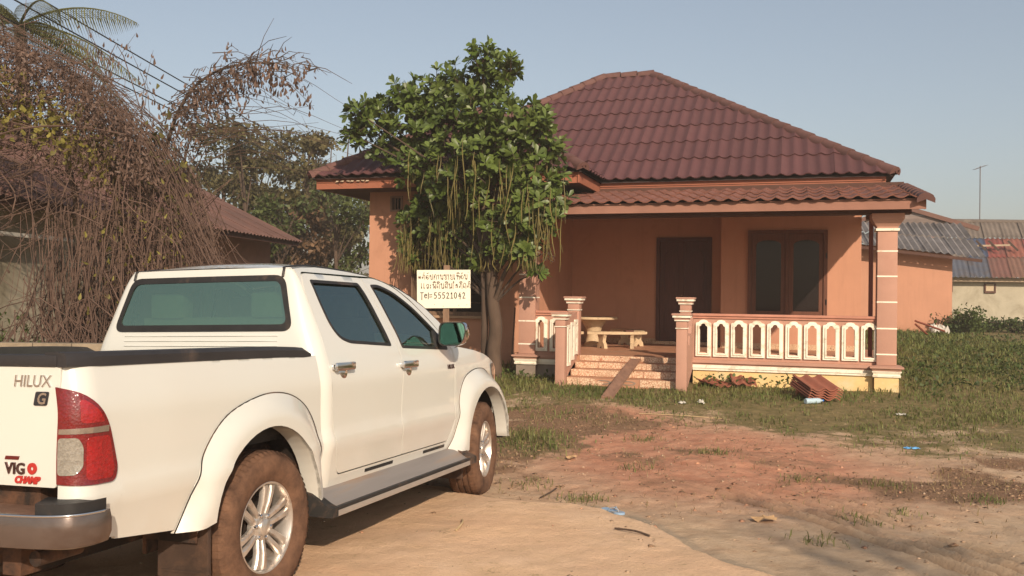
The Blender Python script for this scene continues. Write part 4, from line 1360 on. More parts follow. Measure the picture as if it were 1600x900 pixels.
# bonnet
def hood_pt(x, t):
    ze = float(interp(x, [2.60, 2.95, 3.2, 3.45, 3.60, 3.70], [1.252, 1.217, 1.177, 1.107, 1.032, .97])) ; ye = float(W(x, ze)) - .004
    return (x + .10 * (1 - t * t) * float(sstep(3.2, 3.66, x)) + .14 * (1 - t * t) * float(sstep(2.9, 2.62, x)), -t * ye, ze + .055 * (1 - abs(t) ** 2.6) * float(interp(x, [2.6, 3.3, 3.7], [.6, 1, .9])) - .0)
xs = np.linspace(2.615, 3.665, 22)
mb = MB(); mb.add([hood_pt(x, t) for x in xs for t in np.linspace(-1, 1, 25)], [(i * 25 + j, i * 25 + j + 1, i * 25 + j + 26, i * 25 + j + 25) for i in range(21) for j in range(24)])
mb.build('bonnet', paint, truck, 60)
# nose: lamps, grille, bumper
side_panel('headlamp', round_poly([(3.34, 1.085), (3.40, .99), (3.53, .935), (3.655, .93), (3.655, .965), (3.60, 1.024), (3.45, 1.092)], .03), (), M('headlamp glass', (.10, .095, .09), .08, .2, 20, coat=1.0), truck, off=.008, flange=.02)
mb = MB(); mb.bbox(3.66, 3.78, -.62, .62, .74, .985, .02); mb.build('grille', black_p, truck)
for k in range(3): MB().bbox(3.775, 3.80, -.50, .50, .80 + k * .055, .825 + k * .055, .006).build('grille_bar', chrome, truck)
for s in (-1, 1): MB().bbox(3.62, 3.70, s * .64 - .06, s * .64 + .06, .90, .98, .02).build('headlamp', M('headlamp glass', (.3, .29, .28), .08), truck)
P = [(x, y) for x, y in ((3.575, .862), (3.66, .83), (3.76, .68), (3.83, .40), (3.85, 0))]
P = P + [(x, -y) for x, y in P[-2::-1]]
mb = MB()
prof = [(0, .42), (.03, .44), (.045, .52), (.04, .66), (.01, .74), (-.04, .76)]
mb.add([(x + a, y * (1 + a * .2), z) for x, y in P for a, z in prof], [(i * 6 + j, i * 6 + j + 1, i * 6 + j + 7, i * 6 + j + 6) for i in range(len(P) - 1) for j in range(5)])
mb.build('front_bumper', paint, truck, 50)
# rear bumper: dusty chrome face, black step pads
PB = [(-1.150, .925), (-1.215, .935), (-1.30, .905), (-1.345, .84), (-1.375, .70), (-1.39, .45), (-1.395, 0)]
PB = smooth_line(PB, 3); PB = [tuple(p) for p in PB]; PB = PB + [(x, -y) for x, y in PB[-2::-1]]
prof = [(.035, .572), (.006, .582), (-.008, .62), (-.008, .67), (.0, .704), (.02, .708)]
n_ = len(PB)
def inset(i, a):
    x, y = PB[i]; x0, y0 = PB[max(0, i - 1)]; x1, y1 = PB[min(n_ - 1, i + 1)]
    t = Vector((x1 - x0, y1 - y0)).normalized(); nn = Vector((-t.y, t.x))
    if nn.x > 0 and abs(y) < .9: nn = -nn
    if abs(y) >= .9 and nn.y * y < 0: nn = -nn
    return (x - nn.x * a, y - nn.y * a)
mb = MB(); mb.add([(*inset(i, a), z) for i in range(n_) for a, z in prof], [(i * 6 + j, i * 6 + j + 1, i * 6 + j + 7, i * 6 + j + 6) for i in range(n_ - 1) for j in range(5)])
bump = mb.build('rear_bumper', chrome_d, truck, 50)
MB().tube([(*inset(i, -.003), .7055) for i in range(2, n_ - 2)], .005, 6).build('chrome_edge', chrome, bump, 60)
mb = MB(); top = [inset(i, .012) for i in range(n_)]
mb.add([(x, y, .704) for x, y in top] + [(-1.20, y * .97, .704) for x, y in top], [(i, i + 1, n_ + i + 1, n_ + i) for i in range(n_ - 1)])
mb.build('bumper_top', M('brown bumper top', (.16, .09, .06), .7, .2, 4, dirt=((.28, .17, .11), .5, 3)), bump)
for s in (-1, 1):
    loop = [inset(i, .012) for i in range(n_) if PB[i][1] * s > .70]
    loop = loop + [(-1.205, s * .70)] if s > 0 else loop + [(-1.205, s * .90)]
    if s > 0: loop = [inset(i, .012) for i in range(n_) if PB[i][1] > .70] + [(-1.22, .68), (-1.22, .905)]
    else: loop = [(x, -y) for x, y in [inset(i, .012) for i in range(n_) if PB[i][1] > .70] + [(-1.22, .68), (-1.22, .905)]]
    MB().plate(round_poly(loop, .01, 2), (), .706, .748, lambda a, b_, t: (a, b_, t)).build('step_pad', black_p, bump, 40)
MB().tube([(-1.22, -.62, .50), (-1.0, -.62, .50)], .032, 14).build('tail_pipe', dark_in, truck, 40)
mb = MB(); mb.obox((-1.24, -.85, .575), (-1.05, -.40, .50), .10, .012); mb.obox((-1.24, .85, .575), (-1.05, .40, .50), .10, .012)
mb.build('bumper_bracket', flap_m, truck)

# underbody, wells and chassis
mb = MB()
mb.box(.50, 2.46, -.80, .80, .50, .56); mb.box(-1.18, .46, -.60, .60, .62, .79); mb.box(2.47, 3.60, -.58, .58, .55, 1.10)
for s in (-1, 1): mb.box(-1.15, 3.5, s * .42 - .05, s * .42 + .05, .40, .54)
for s in (-1, 1):
    for cx in (-.03, 3.075):
        pts = ell(cx, .42, .50, .53, PI, 0, 15)
        k = len(pts)
        mb.add([(p[0], s * .845, p[1]) for p in pts] + [(p[0], s * .55, p[1]) for p in pts], [(i, i + 1, k + i + 1, k + i) for i in range(k - 1)])
        mb.box(cx - .5, cx + .5, s * .545 - .01, s * .545 + .01, .35, 1.0)
mb.tube([(0, -.75, .385), (0, .75, .385)], .05, 8); mb.tube([(3.085, -.75, .385), (3.085, .75, .385)], .04, 8)
mb.lathe([(0, -.14), (.30, -.14), (.36, -.10), (.36, .06), (.30, .10), (0, .10)], 20, (-.80, 0, .50))
mb.build('underbody', dark_in, truck)
# dark shell just inside the panels so that shut lines read dark
side_panel('inner_shell', [(.62, .47), (2.48, .47), (2.48, 1.22), (.62, 1.22)], (), dark_in, truck, off=-.05, flange=0, grid=.15)
MB().box(.49, .60, -.74, .74, .50, 1.22).build('inner_shell', dark_in, truck)

# cabin
mb = MB()
def seat(x, y, w, parent=None):
    mb.bbox(x - .05, x + .45, y - w / 2, y + w / 2, .80, .98, .05)
    mb.add(*rot_box(x - .10, y, w, .98, 1.48))
def rot_box(x, y, w, z0, z1):
    v = [(x - .02, y - w / 2, z0), (x + .12, y - w / 2, z0), (x + .12, y + w / 2, z0), (x - .02, y + w / 2, z0), (x - .14, y - w / 2 + .05, z1), (x - .04, y - w / 2 + .05, z1), (x - .04, y + w / 2 - .05, z1), (x - .14, y + w / 2 - .05, z1)]
    return v, [(0, 3, 2, 1), (4, 5, 6, 7), (0, 1, 5, 4), (1, 2, 6, 5), (2, 3, 7, 6), (3, 0, 4, 7)]
for x, y, w in ((1.75, -.38, .50), (1.75, .38, .50), (.95, 0, 1.25)):
    mb = MB(); seat(x, y, w); st = mb.build('seat', seat_m, truck, 40)
    for yy in ((y,) if w < 1 else (-.38, .38)):
        MB().bbox(x - .26, x - .15, yy - .13, yy + .13, 1.47, 1.64, .03).build('headrest', seat_m, st, 40)
MB().bbox(2.25, 2.68, -.72, .72, .85, 1.17, .05).build('dashboard', dash_m, truck, 40)
sw = MB()
th = np.linspace(0, 2 * PI, 25)
c0 = Vector((2.13, .36, 1.17)); e1 = Vector((0, 1, 0)); e2 = Vector((.42, 0, .91)).normalized()
sw.tube([c0 + e1 * (.185 * math.cos(t)) + e2 * (.185 * math.sin(t)) for t in th], .015, 8, False)
sw.tube([c0, c0 + Vector((.25, 0, -.12))], .03, 8); sw.obox(c0 - e1 * .18, c0 + e1 * .18, .05, .03)
sw.build('steering_wheel', dash_m, truck, 40)

# handles, mirrors
for s in (-1, 1):
    for nm, hx, hz in (('rear', .775, 1.172), ('front', 1.655, 1.148)):
        w = float(W(hx, hz))
        hb = MB()
        hb.lathe([(0, .014), (.035, .011), (.054, .004), (.058, 0)], 18, (hx + .012, s * w, hz - .036), 'y')
        if s < 0: hb.v = [(x, 2 * s * w - y, z) for x, y, z in hb.v]
        h_ = hb.build('door_handle', chrome, doors[nm, s], 50)
        g = MB().bbox(hx - .115, hx + .105, s * (w + .030) - .012, s * (w + .030) + .012, hz - .018, hz + .032, .012)
        g.bbox(hx - .115, hx - .06, s * (w + .012) - .018, s * (w + .012) + .018, hz - .012, hz + .022, .008)
        g.bbox(hx + .06, hx + .105, s * (w + .012) - .018, s * (w + .012) + .018, hz - .012, hz + .022, .008)
        g.build('door_handle', chrome, doors[nm, s], 50)
    # mirror head: chrome shell open to the rear with a green tinted glass
    mc = Vector((2.235, s * .955, 1.355))
    sh = MB()
    ring = round_poly([(-.105, -.085), (.09, -.085), (.12, .03), (.10, .088), (-.095, .088)], [.05, .06, .05, .05, .05], 5)
    k = len(ring)
    secs = [(-.06, 1.0), (-.02, 1.04), (.03, .97), (.075, .75), (.10, .35)]
    vs = [(mc.x + dx, mc.y + s * a * sc, mc.z + b_ * sc) for dx, sc in secs for a, b_ in ring]
    fs = [(i * k + j, i * k + (j + 1) % k, (i + 1) * k + (j + 1) % k, (i + 1) * k + j) for i in range(len(secs) - 1) for j in range(k)] + [tuple(range((len(secs) - 1) * k, len(secs) * k))]
    mir = sh.add(vs, fs).build('side_mirror', chrome, truck, 50)
    MB().add([(mc.x - .052, mc.y + s * a * .94, mc.z + b_ * .93) for a, b_ in ring], [tuple(range(k))]).build('mirror_glass', mirror_g, mir)
    mb = MB()
    mb.add([(mc.x - dx, mc.y + s * a * sc, mc.z + b_ * sc) for dx, sc in ((.062, 1.02), (.062, .94), (.045, .94)) for a, b_ in ring], [(r_ * k + j, r_ * k + (j + 1) % k, (r_ + 1) * k + (j + 1) % k, (r_ + 1) * k + j) for r_ in (0, 1) for j in range(k)])
    mb.tube([(2.30, s * .80, 1.285), (2.27, s * .90, 1.30)], .03, 8)
    mb.build('mirror_frame', black_p, mir, 50)
    MB().bbox(mc.x - .03, mc.x + .03, mc.y + s * .10 - .012, mc.y + s * .10 + .025, mc.z - .012, mc.z + .012, .005).build('turn_lamp', clear_l, mir)
    # running board
    mb = MB()
    prof = [(.80, .490), (.87, .468), (.955, .412), (.972, .405)]
    vs = []
    for x in (.44, .47, 2.44, 2.47):
        vs += [(x, s * a, b_) for a, b_ in prof]
    mb.add(vs, [(i * 4 + j, i * 4 + j + 1, i * 4 + j + 5, i * 4 + j + 4) for i in range(3) for j in range(3)])
    rb = mb.build('running_board', alu, truck, 50)
    MB().bbox(.44, 2.47, s * .985 - .014, s * .985 + .014, .388, .408, .004).build('board_edge', black_p, rb)
    MB().bbox(.44, 2.47, s * .983 - .012, s * .983 + .012, .352, .3865, .004).build('board_face', M('silver strip', (.42, .38, .34), .4, metal=.4), rb)
    for x0, x1 in ((.405, .475), (2.44, 2.56)):
        mb = MB()
        vs = [(x, s * a, z) for x in (x0, x1) for a, z in ((.78, .36), (1.0, .355), (1.0, .405), (.955, .425), (.86, .482), (.78, .50))]
        mb.add(vs, [(0, 1, 2, 3, 4, 5), (11, 10, 9, 8, 7, 6)] + [(j, (j + 1) % 6, 6 + (j + 1) % 6, 6 + j) for j in range(6)]).build('board_end', rubber, rb)
    # mud flaps
    fl = MB().bbox(-.50, -.475, s * .74 - .145, s * .74 + .145, .13, .56, .008).build('mud_flap', flap_m, truck)
    for z in (.22, .27): MB().bbox(-.504, -.499, s * .74 - .12, s * .74 + .12, z, z + .012, .002).build('flap_rib', flap_m, fl)
    mb = MB(); mb.bbox(2.55, 2.575, s * .745 - .135, s * .745 + .135, .22, .60, .008); mb.build('mud_flap', flap_m, truck)
mbt = text_verts('HILUX', .045, 0, .002, 1.0, .001)
mesh_obj('lettering', [(2.33 + a, -(float(W(2.33 + a, 1.09 + b_)) + .003 + c), 1.09 + b_) for a, b_, c in mbt[0]], mbt[1], M('dark chrome', (.16, .10, .10), .2, metal=1), doors['front', -1])

# wheels
def wheel(x, s, steer=0.0):
    hub = MB().lathe([(.14, -.06), (.16, -.055), (.16, .0), (.10, .02), (.0, .02)], 24, (0, 0, 0), 'y').build('wheel', dark_in, truck, 40)
    hub.matrix_local = Matrix.Translation((x, s * .752, .385)) @ Matrix.Rotation(steer, 4, 'Z') @ (Matrix.Identity(4) if s > 0 else Matrix.Rotation(PI, 4, 'Z')) @ Matrix.Rotation(.35, 4, 'Y')
    # local +y is outboard; half width .1325
    R_ = .388
    mb = MB()
    prof = [(.226, .098), (.232, .112), (.26, .128), (.31, .136), (.345, .130), (.368, .118), (.380, .104), (R_, .080), (R_, .052)]
    grooves = [(.377, .050), (.377, .042), (R_, .040), (R_, .006), (.377, .004), (.377, -.004)]
    half = prof + grooves[:5]
    full = half + [(r_, -h) for r_, h in half[::-1]]
    mb.lathe(full, 64, (0, 0, 0), 'y', closed=True)
    ty = mb.build('tyre', tyre_m, hub, 35)
    mb = MB()
    for k in range(64):        # shoulder tread blocks
        t = 2 * PI * k / 64
        for sd in (1, -1):
            c, sn_ = math.cos(t), math.sin(t)
            e = (-sn_, c)
            q = []
            for dr, dy, dt in ((.0, .062, -.013), (.0, .062, .013), (-.004, .100, .013), (-.004, .100, -.013), (-.022, .122, .011), (-.022, .122, -.011)):
                r_ = R_ + .004 + dr
                q.append((r_ * c + e[0] * (dt + sd * .0), sd * dy, r_ * sn_ + e[1] * dt))
            mb.add(q, [(0, 1, 2, 3), (3, 2, 4, 5)])
        for yy in (-.023, .023):
            c, sn_ = math.cos(t + .05), math.sin(t + .05); e = (-sn_, c); r_ = R_ + .003
            mb.add([(r_ * c + e[0] * dt, yy + dy, r_ * sn_ + e[1] * dt) for dy, dt in ((-.014, -.013), (.014, -.009), (.014, .015), (-.014, .011))], [(0, 1, 2, 3)])
    mb.build('tread', tyre_m, hub, 30, kind='stuff')
    mb = MB()
    mb.lathe([(.236, .100), (.236, .108), (.230, .112), (.222, .110), (.217, .098), (.208, .06), (.200, -.08), (.21, -.10)], 48, (0, 0, 0), 'y', cap=False)
    rim = mb.build('rim', alloy, hub, 40)
    for k in range(6):
        t0 = 2 * PI * k / 6
        for d in (-1, 1):
            a = t0 + d * .145; b0 = t0 + d * .34
            sp_ = MB()
            p0 = Vector((.052 * math.cos(b0), 0, .052 * math.sin(b0))); p1 = Vector((.214 * math.cos(a), 0, .214 * math.sin(a)))
            dr = (p1 - p0).normalized(); e = Vector((-dr.z, 0, dr.x))
            secs = [(0, .017, .078), (.5, .0155, .096), (.85, .018, .100), (1.0, .023, .098)]
            vs = []
            for t, w, h in secs:
                p = p0 + (p1 - p0) * t
                for o_, hh in ((-1, -.03), (-1, -.008), (-.62, 0), (.62, 0), (1, -.008), (1, -.03)):
                    vs.append(p + e * (w * o_) + Vector((0, h + hh, 0)))
            fs = [(i * 6 + j, i * 6 + (j + 1) % 6, (i + 1) * 6 + (j + 1) % 6, (i + 1) * 6 + j) for i in range(3) for j in range(6)] + [tuple(range(6)), tuple(range(18, 24))]
            sp_.add(vs, fs).build('spoke', alloy, hub, 40)
    MB().lathe([(.085, .045), (.082, .070), (.066, .082), (.045, .084), (.043, .096), (.036, .102), (0, .104)], 28, (0, 0, 0), 'y').build('hub_cap', alloy, hub, 40)
    for k in range(6):
        t = 2 * PI * k / 6 + PI / 6
        MB().lathe([(.011, .072), (.011, .090), (.006, .094), (0, .094)], 8, (.062 * math.cos(t), 0, .062 * math.sin(t)), 'y').build('wheel_nut', chrome, hub, 40)
    return hub
wheel(0, -1); wheel(0, 1); wheel(3.085, -1, .13); wheel(3.085, 1, .13)
# ---------------------------------------------------------------- vegetation
bark = M('grey brown bark', (.095, .063, .044), .95, .3, 5, .6, 18, stretch=(1, 1, .35), dirt=((.08, .055, .04), .4, 4))
bark_d = M('dark bark', (.085, .058, .042), .95, .3, 5, .5, 20, stretch=(1, 1, .35))
leaf_g = leafm('glossy green leaf', (.064, .102, .018), (.142, .186, .045), rough=.42, trans=.25, scale=1.6, spec=.4)
string_m = leafm('yellow green flower string', (.12, .10, .036), (.21, .17, .055), trans=.15, scale=3)
LEAF_V = np.array([(0, 0, 0), (.35, -.13, .03), (.35, .13, .03), (.35, 0, 0), (.74, -.21, .045), (.74, .21, .045), (.74, 0, -.0), (1.0, 0, -.04)])
LEAF_F = np.array([(0, 1, 3), (0, 3, 2), (1, 4, 6), (1, 6, 3), (3, 6, 5), (3, 5, 2), (4, 7, 6), (6, 7, 5)])
leaf_me = bpy.data.meshes.new('leaf')
leaf_me.from_pydata([tuple(v) for v in LEAF_V], [], [tuple(int(i) for i in f) for f in LEAF_F])
leaf_me.materials.append(leaf_g); leaf_me.shade_smooth()
def frames(D, N):
    """orthonormal frames: x along D, z near N"""
    D = D / np.linalg.norm(D, axis=1, keepdims=True)
    Yv = np.cross(N, D); k = np.linalg.norm(Yv, axis=1, keepdims=True); Yv = np.where(k < 1e-3, np.array([[0, 1, 0]]), Yv / np.maximum(k, 1e-6))
    Zv = np.cross(D, Yv)
    return np.stack([D, Yv, Zv], -1)                  # columns
def leaves_mesh(name, P, R, L, mat, parent, V=LEAF_V, F=LEAF_F, kind='stuff', width=None):
    k = len(P); nv = len(V)
    S_ = np.ones((k, 1, 3)) * L[:, None, None]
    if width is not None: S_[:, :, 1] *= width[:, None]
    X = np.einsum('kij,kvj->kvi', R, V[None] * S_) + P[:, None]
    T = (F[None] + (np.arange(k) * nv)[:, None, None]).reshape(-1, 3)
    return big_mesh(name, X.reshape(-1, 3), T, mat, parent, smooth=False, kind=kind)

BLOBS = [(-0.56, 15.93, 5.74, 0.32), (-0.15, 15.47, 5.44, 0.29), (-0.8, 16.32, 5.41, 0.49), (-1.36, 16.87, 5.39, 0.48), (-1.98, 17.09, 5.31, 0.41), (-2.49, 17.22, 4.99, 0.39), (-2.86, 16.71, 4.89, 0.28), (-2.98, 16.99, 4.53, 0.27), (-2.48, 17.23, 4.46, 0.39), (-1.85, 17.02, 4.7, 0.58), (-1.22, 16.74, 4.71, 0.62), (-0.48, 15.56, 4.66, 0.62), (0.09, 15.1, 4.53, 0.43), (0.44, 14.81, 4.32, 0.32), (0.65, 14.89, 4.0, 0.27), (0.24, 15.09, 3.83, 0.49), (-0.41, 15.42, 3.87, 0.63), (-1.12, 16.28, 3.87, 0.67), (-1.82, 16.8, 3.92, 0.41), (0.62, 15.12, 3.46, 0.3), (0.77, 14.97, 3.16, 0.17), (0.32, 14.82, 3.21, 0.44), (-0.33, 15.76, 3.23, 0.58), (-1.01, 17.01, 3.35, 0.56), (-1.63, 17.21, 3.27, 0.34), (-2.0, 17.52, 3.02, 0.22), (-2.02, 17.52, 2.57, 0.22), (-1.87, 17.47, 2.27, 0.14), (-0.01, 15.0, 2.75, 0.47), (0.53, 14.76, 2.79, 0.27), (-0.61, 16.89, 2.74, 0.57), (-1.23, 17.08, 2.8, 0.48), (0.23, 14.94, 2.34, 0.32), (0.59, 15.16, 2.32, 0.14), (0.44, 14.99, 1.97, 0.13), (-0.17, 15.49, 2.32, 0.37), (-0.79, 16.94, 2.38, 0.41), (-1.35, 17.12, 2.47, 0.32), (-0.49, 16.85, 3.06, 0.6), (0.12, 15.38, 3.0, 0.48), (-1.23, 17.08, 3.14, 0.53), (-0.39, 15.58, 2.18, 0.27), (-1.62, 17.39, 2.79, 0.3), (-0.97, 17.0, 2.17, 0.19)]
tree = thing('green_tree', 'bushy green tree with hanging flower strings standing in front of the pink house wall', 'tree', (-.30, 15.56, Z(-.30, 15.56)))
TB = np.array(tree.location)
loc = lambda p: tuple(np.array(p, float) - TB)
tr_pts = [(-.27, 15.54, .0), (-.30, 15.55, .6), (-.27, 15.56, 1.0), (-.33, 15.58, 1.5), (-.37, 15.64, 2.1), (-.44, 15.75, 2.7), (-.5, 15.9, 3.2)]
sm = smooth_line(tr_pts, 5)
MB().tube([loc(p) for p in sm], list(np.interp(np.arange(len(sm)), [0, 4, 12, 20, len(sm) - 1], [.145, .125, .11, .095, .07])), 14).build('trunk', bark, tree, 60)
MB().tube([loc(p) for p in smooth_line([(-.48, 15.74, .02), (-.47, 15.73, 1.0), (-.49, 15.75, 1.8), (-.56, 15.85, 2.6), (-.75, 16.0, 3.2)], 4)], .058, 10).build('stem', bark_d, tree, 60)
# limbs out to the leaf clumps, thin twigs joined
Bl = np.array(BLOBS)
tw = MB()
for i, (x, y, z, r_) in enumerate(BLOBS):
    root = sm[-1] if z > 3.2 else sm[18] if z > 2.6 else sm[14]
    a = np.array(root); b_ = np.array((x, y, z))
    mid = (a + b_) / 2 + np.array([0, 0, .12]) + rng.normal(0, .08, 3)
    P = smooth_line([a, mid, b_], 4)
    if i % 4 == 0 or r_ > .6:
        MB().tube([loc(p) for p in P], list(np.linspace(.05, .018, len(P))), 8).build('limb', bark, tree, 60)
    else:
        tw.tube([loc(p) for p in P], list(np.linspace(.026, .008, len(P))), 5)
PP, RR, LL = [], [], []
for (x, y, z, r_) in BLOBS:
    c = np.array((x, y, z))
    n_ros = max(6, int(185 * r_ ** 1.7))
    for k in range(n_ros):
        d = rng.normal(0, 1, 3); d /= np.linalg.norm(d)
        q = c + d * r_ * (rng.random() ** .42) * np.array([1, 1.05, .95])
        ax = d * .7 + np.array([0, -.15, .45]) + rng.normal(0, .3, 3); ax /= np.linalg.norm(ax)
        tw.tube([loc(q - ax * .22 + rng.normal(0, .02, 3)), loc(q)], [.007, .005], 4, False)
        e1 = np.cross(ax, rng.normal(0, 1, 3)); e1 /= np.linalg.norm(e1); e2 = np.cross(ax, e1)
        m_ = rng.integers(7, 12)
        for j in range(m_):
            t = 2 * PI * j / m_ + rng.normal(0, .25)
            sp_ = .95 + rng.normal(0, .25)
            D = ax * math.cos(sp_) + (e1 * math.cos(t) + e2 * math.sin(t)) * math.sin(sp_) + np.array([0, 0, -.12])
            PP.append(q - ax * .05 * rng.random()); RR.append((D, ax)); LL.append(.11 + .11 * rng.random())
PP = np.array(PP); D = np.array([a for a, b_ in RR]); N_ = np.array([b_ for a, b_ in RR]); LL = np.array(LL)
u_, v_ = house_uv(PP[:, 0], PP[:, 1])
bad = ((v_ > .42) & (PP[:, 2] > 3.45) & (PP[:, 2] < 3.95 + np.maximum(0, v_ - .6) * .7) & (u_ > -4.8) & (u_ < 1.0)) | ((v_ > 1.2) & (PP[:, 2] < 3.9)) | ((v_ > -.64) & (u_ > -.60) & (PP[:, 2] < 3.6))
PP, D, N_, LL = PP[~bad], D[~bad], N_[~bad], LL[~bad]
Rm = frames(D, N_)
near = np.argsort(np.linalg.norm(PP - np.array([0, 0, 1.6]), axis=1) - rng.random(len(PP)) * .25)
pick = near[:300]; rest = near[300:]
for i in pick:
    o = bpy.data.objects.new('leaf', leaf_me); C.objects.link(o); o.parent = tree
    R_ = Rm[i] * LL[i]; p = PP[i] - TB
    o.matrix_local = Matrix(((*R_[0], p[0]), (*R_[1], p[1]), (*R_[2], p[2]), (0, 0, 0, 1)))
print('LEAVES', len(PP), (PP[:, 2] < 2.8).sum(), (PP[:, 2] < 3.4).sum(), len(BLOBS), [b_ for b_ in BLOBS if b_[2] < 2.6])
leaves_mesh('foliage', PP[rest] - TB, Rm[rest], LL[rest], leaf_g, tree)
tw.build('twigs', bark_d, tree, fix=False, kind='stuff')
low = [b_ for b_ in BLOBS if b_[2] < 4.0 and b_[3] > .2]
for k in range(290):
    x, y, z, r_ = low[rng.integers(len(low))]
    p = np.array((x, y - r_ * .75, z)) + rng.normal(0, .5, 3) * np.array([r_, r_ * .6, r_ * .7])
    if house_uv(p[0], p[1])[1] > 1.1 or (house_uv(p[0], p[1])[0] > -.6 and house_uv(p[0], p[1])[1] > -.62): continue
    L_ = rng.uniform(.35, 1.0); L_ = min(L_, p[2] - 1.95)
    if L_ < .2: continue
    w_ = rng.normal(0, .03, 2)
    ph_ = rng.random(2) * 6
    pts = [p + np.array([w_[0] * t * t * 2 + .014 * math.sin(5 * t + ph_[0]), w_[1] * t * t * 2 + .014 * math.sin(4 * t + ph_[1]), -L_ * t]) for t in np.linspace(0, 1, 6)]
    MB().tube([loc(q) for q in pts], [.003, .007, .009, .009, .007, .003], 5, False).build('flower_string', string_m, tree, 60, fix=False)

# ---- trees far behind the neighbour's roof
def far_tree(name, label, x, y, h, w, seed, mat, nl=1500, lsize=.22, trunk_r=.13, bare=.4, cat='tree', group='trees behind the neighbouring house'):
    r = np.random.default_rng(seed)
    z0 = Z(x, y)
    t = thing(name, label, cat, (x, y, z0), r.random() * 6, group)
    top = h * .55
    pts = [(0, 0, -.2), (r.normal(0, .1), r.normal(0, .1), h * .25), (r.normal(0, .2), r.normal(0, .2), top), (r.normal(0, .3), r.normal(0, .3), h * .9)]
    P = smooth_line(pts, 4)
    MB().tube(P, list(np.linspace(trunk_r, .02, len(P))), 8).build('trunk', bark, t, 60)
    lm = MB(); cs = []
    for k in range(13):
        a = r.random() * 2 * PI; zz = h * r.uniform(.30, .98); rad = w * (.25 + .75 * r.random()) * math.sqrt(max(.05, 1 - ((zz / h - .6) / .48) ** 2))
        c = np.array([math.cos(a) * rad, math.sin(a) * rad, zz]); cs.append((c, w * r.uniform(.22, .42)))
        s_ = np.array(P[min(len(P) - 1, int(len(P) * zz / h * .75))])
        lm.tube(smooth_line([s_, (s_ + c) / 2 + (0, 0, .2), c + (0, 0, .2)], 3), list(np.linspace(.045, .008, 7)), 5)
        for j in range(5):
            e = c + r.normal(0, .5, 3) * cs[-1][1] * 1.6
            lm.tube([c * .8 + s_ * .2, (c + e) / 2, e], [.014, .01, .004], 4, False)
    lm.build('limbs', bark_d, t, fix=False, kind='stuff')
    Pn = []
    for c, rr in cs:
        k = int(nl * bare_w(rr, cs))
        d = r.normal(0, 1, (k, 3)); d /= np.linalg.norm(d, axis=1, keepdims=True)
        Pn.append(c + d * rr * (r.random((k, 1)) ** .5) * np.array([1.1, 1.1, .8]))
    Pn = np.concatenate(Pn); k = len(Pn)
    Dn = r.normal(0, 1, (k, 3)) + np.array([0, 0, -.5]); Nn = r.normal(0, .6, (k, 3)) + np.array([0, 0, 1])
    leaves_mesh('crown', Pn, frames(Dn, Nn), lsize * (.6 + .8 * r.random(k)), mat, t, width=np.full(k, 1.3))
    return t
def bare_w(rr, cs): return rr ** 2 / sum(q[1] ** 2 for q in cs)
olive = leafm('dusty olive leaf', (.085, .080, .030), (.165, .135, .055), trans=.3, scale=.35)
olive_g = leafm('green olive leaf', (.060, .085, .024), (.12, .14, .045), trans=.3, scale=.4)
brownl = leafm('dry brown leaf', (.13, .075, .040), (.22, .135, .075), trans=.25, scale=.5)
FT = [('far_tree', 'sparse olive tree rising beyond the neighbour roof nearest the vines', -12.4, 34, 7.4, 2.2, olive), ('far_tree', 'tallest dusty olive tree above the middle of the neighbour roof', -11.4, 36, 8.3, 2.1, olive),
      ('far_tree', 'broad sparse olive tree over the right half of the neighbour roof', -10.4, 38, 7.9, 2.2, olive), ('far_tree', 'thin see-through tree left of the salmon house eave', -8.8, 36, 7.2, 1.8, olive),
      ('far_tree', 'airy tree just left of the wing roof corner', -8.3, 40, 8.3, 1.9, olive), ('far_tree', 'tall tree partly behind the wing roof', -6.9, 38, 8.4, 1.7, olive), ('far_tree', 'dry browned tree low behind the end of the neighbour roof', -8.2, 33, 5.0, 1.5, brownl),
      ('far_tree', 'low green bushy tree behind the neighbour eave corner', -7.6, 30, 4.3, 1.5, olive_g), ('far_tree', 'green tree close behind the left corner of the salmon house', -5.9, 31, 5.4, 1.5, olive_g), ('far_tree', 'rounded olive tree filling the gap left of the wing roof', -7.9, 33.5, 7.0, 1.7, olive), ('far_tree', 'olive tree rising just right of the vine thicket', -9.6, 31, 6.7, 1.6, olive),
      ('far_tree', 'olive tree in the distance at the far left beyond the roof ridge', -15, 40, 7.6, 2.6, olive)]
for i, (nm, lb, x, y, h, w, mt) in enumerate(FT):
    far_tree(nm, lb, x, y, h, w, 40 + i, mt, nl=3000, lsize=.20 if mt is not olive_g else .15)

far_tree('added_shade_tree', 'thin tree outside the picture added so its broken shade falls on the sand at the bottom right', 6.0, -7.6, 7.2, 2.0, 91, olive, nl=1500, lsize=.16, group=None)  # unseen tree, added to throw broken shade over the foreground
# distant scrub closing the horizon
r = np.random.default_rng(77)
k = 30000
a = r.uniform(-.75, .75, k); dist = r.uniform(75, 120, k)
Px = np.stack([np.sin(a) * dist, np.cos(a) * dist, np.zeros(k)], -1)
hh = 2.2 + 2.6 * fbm(a * 14, dist * .02)
Px[:, 2] = gz(Px[:, 0], Px[:, 1]) + r.random(k) * hh * .8
leaves_mesh('distant_scrub', Px, frames(r.normal(0, 1, (k, 3)), r.normal(0, 1, (k, 3))), (.35 + .4 * r.random(k)), olive, None, width=np.full(k, 1.6))

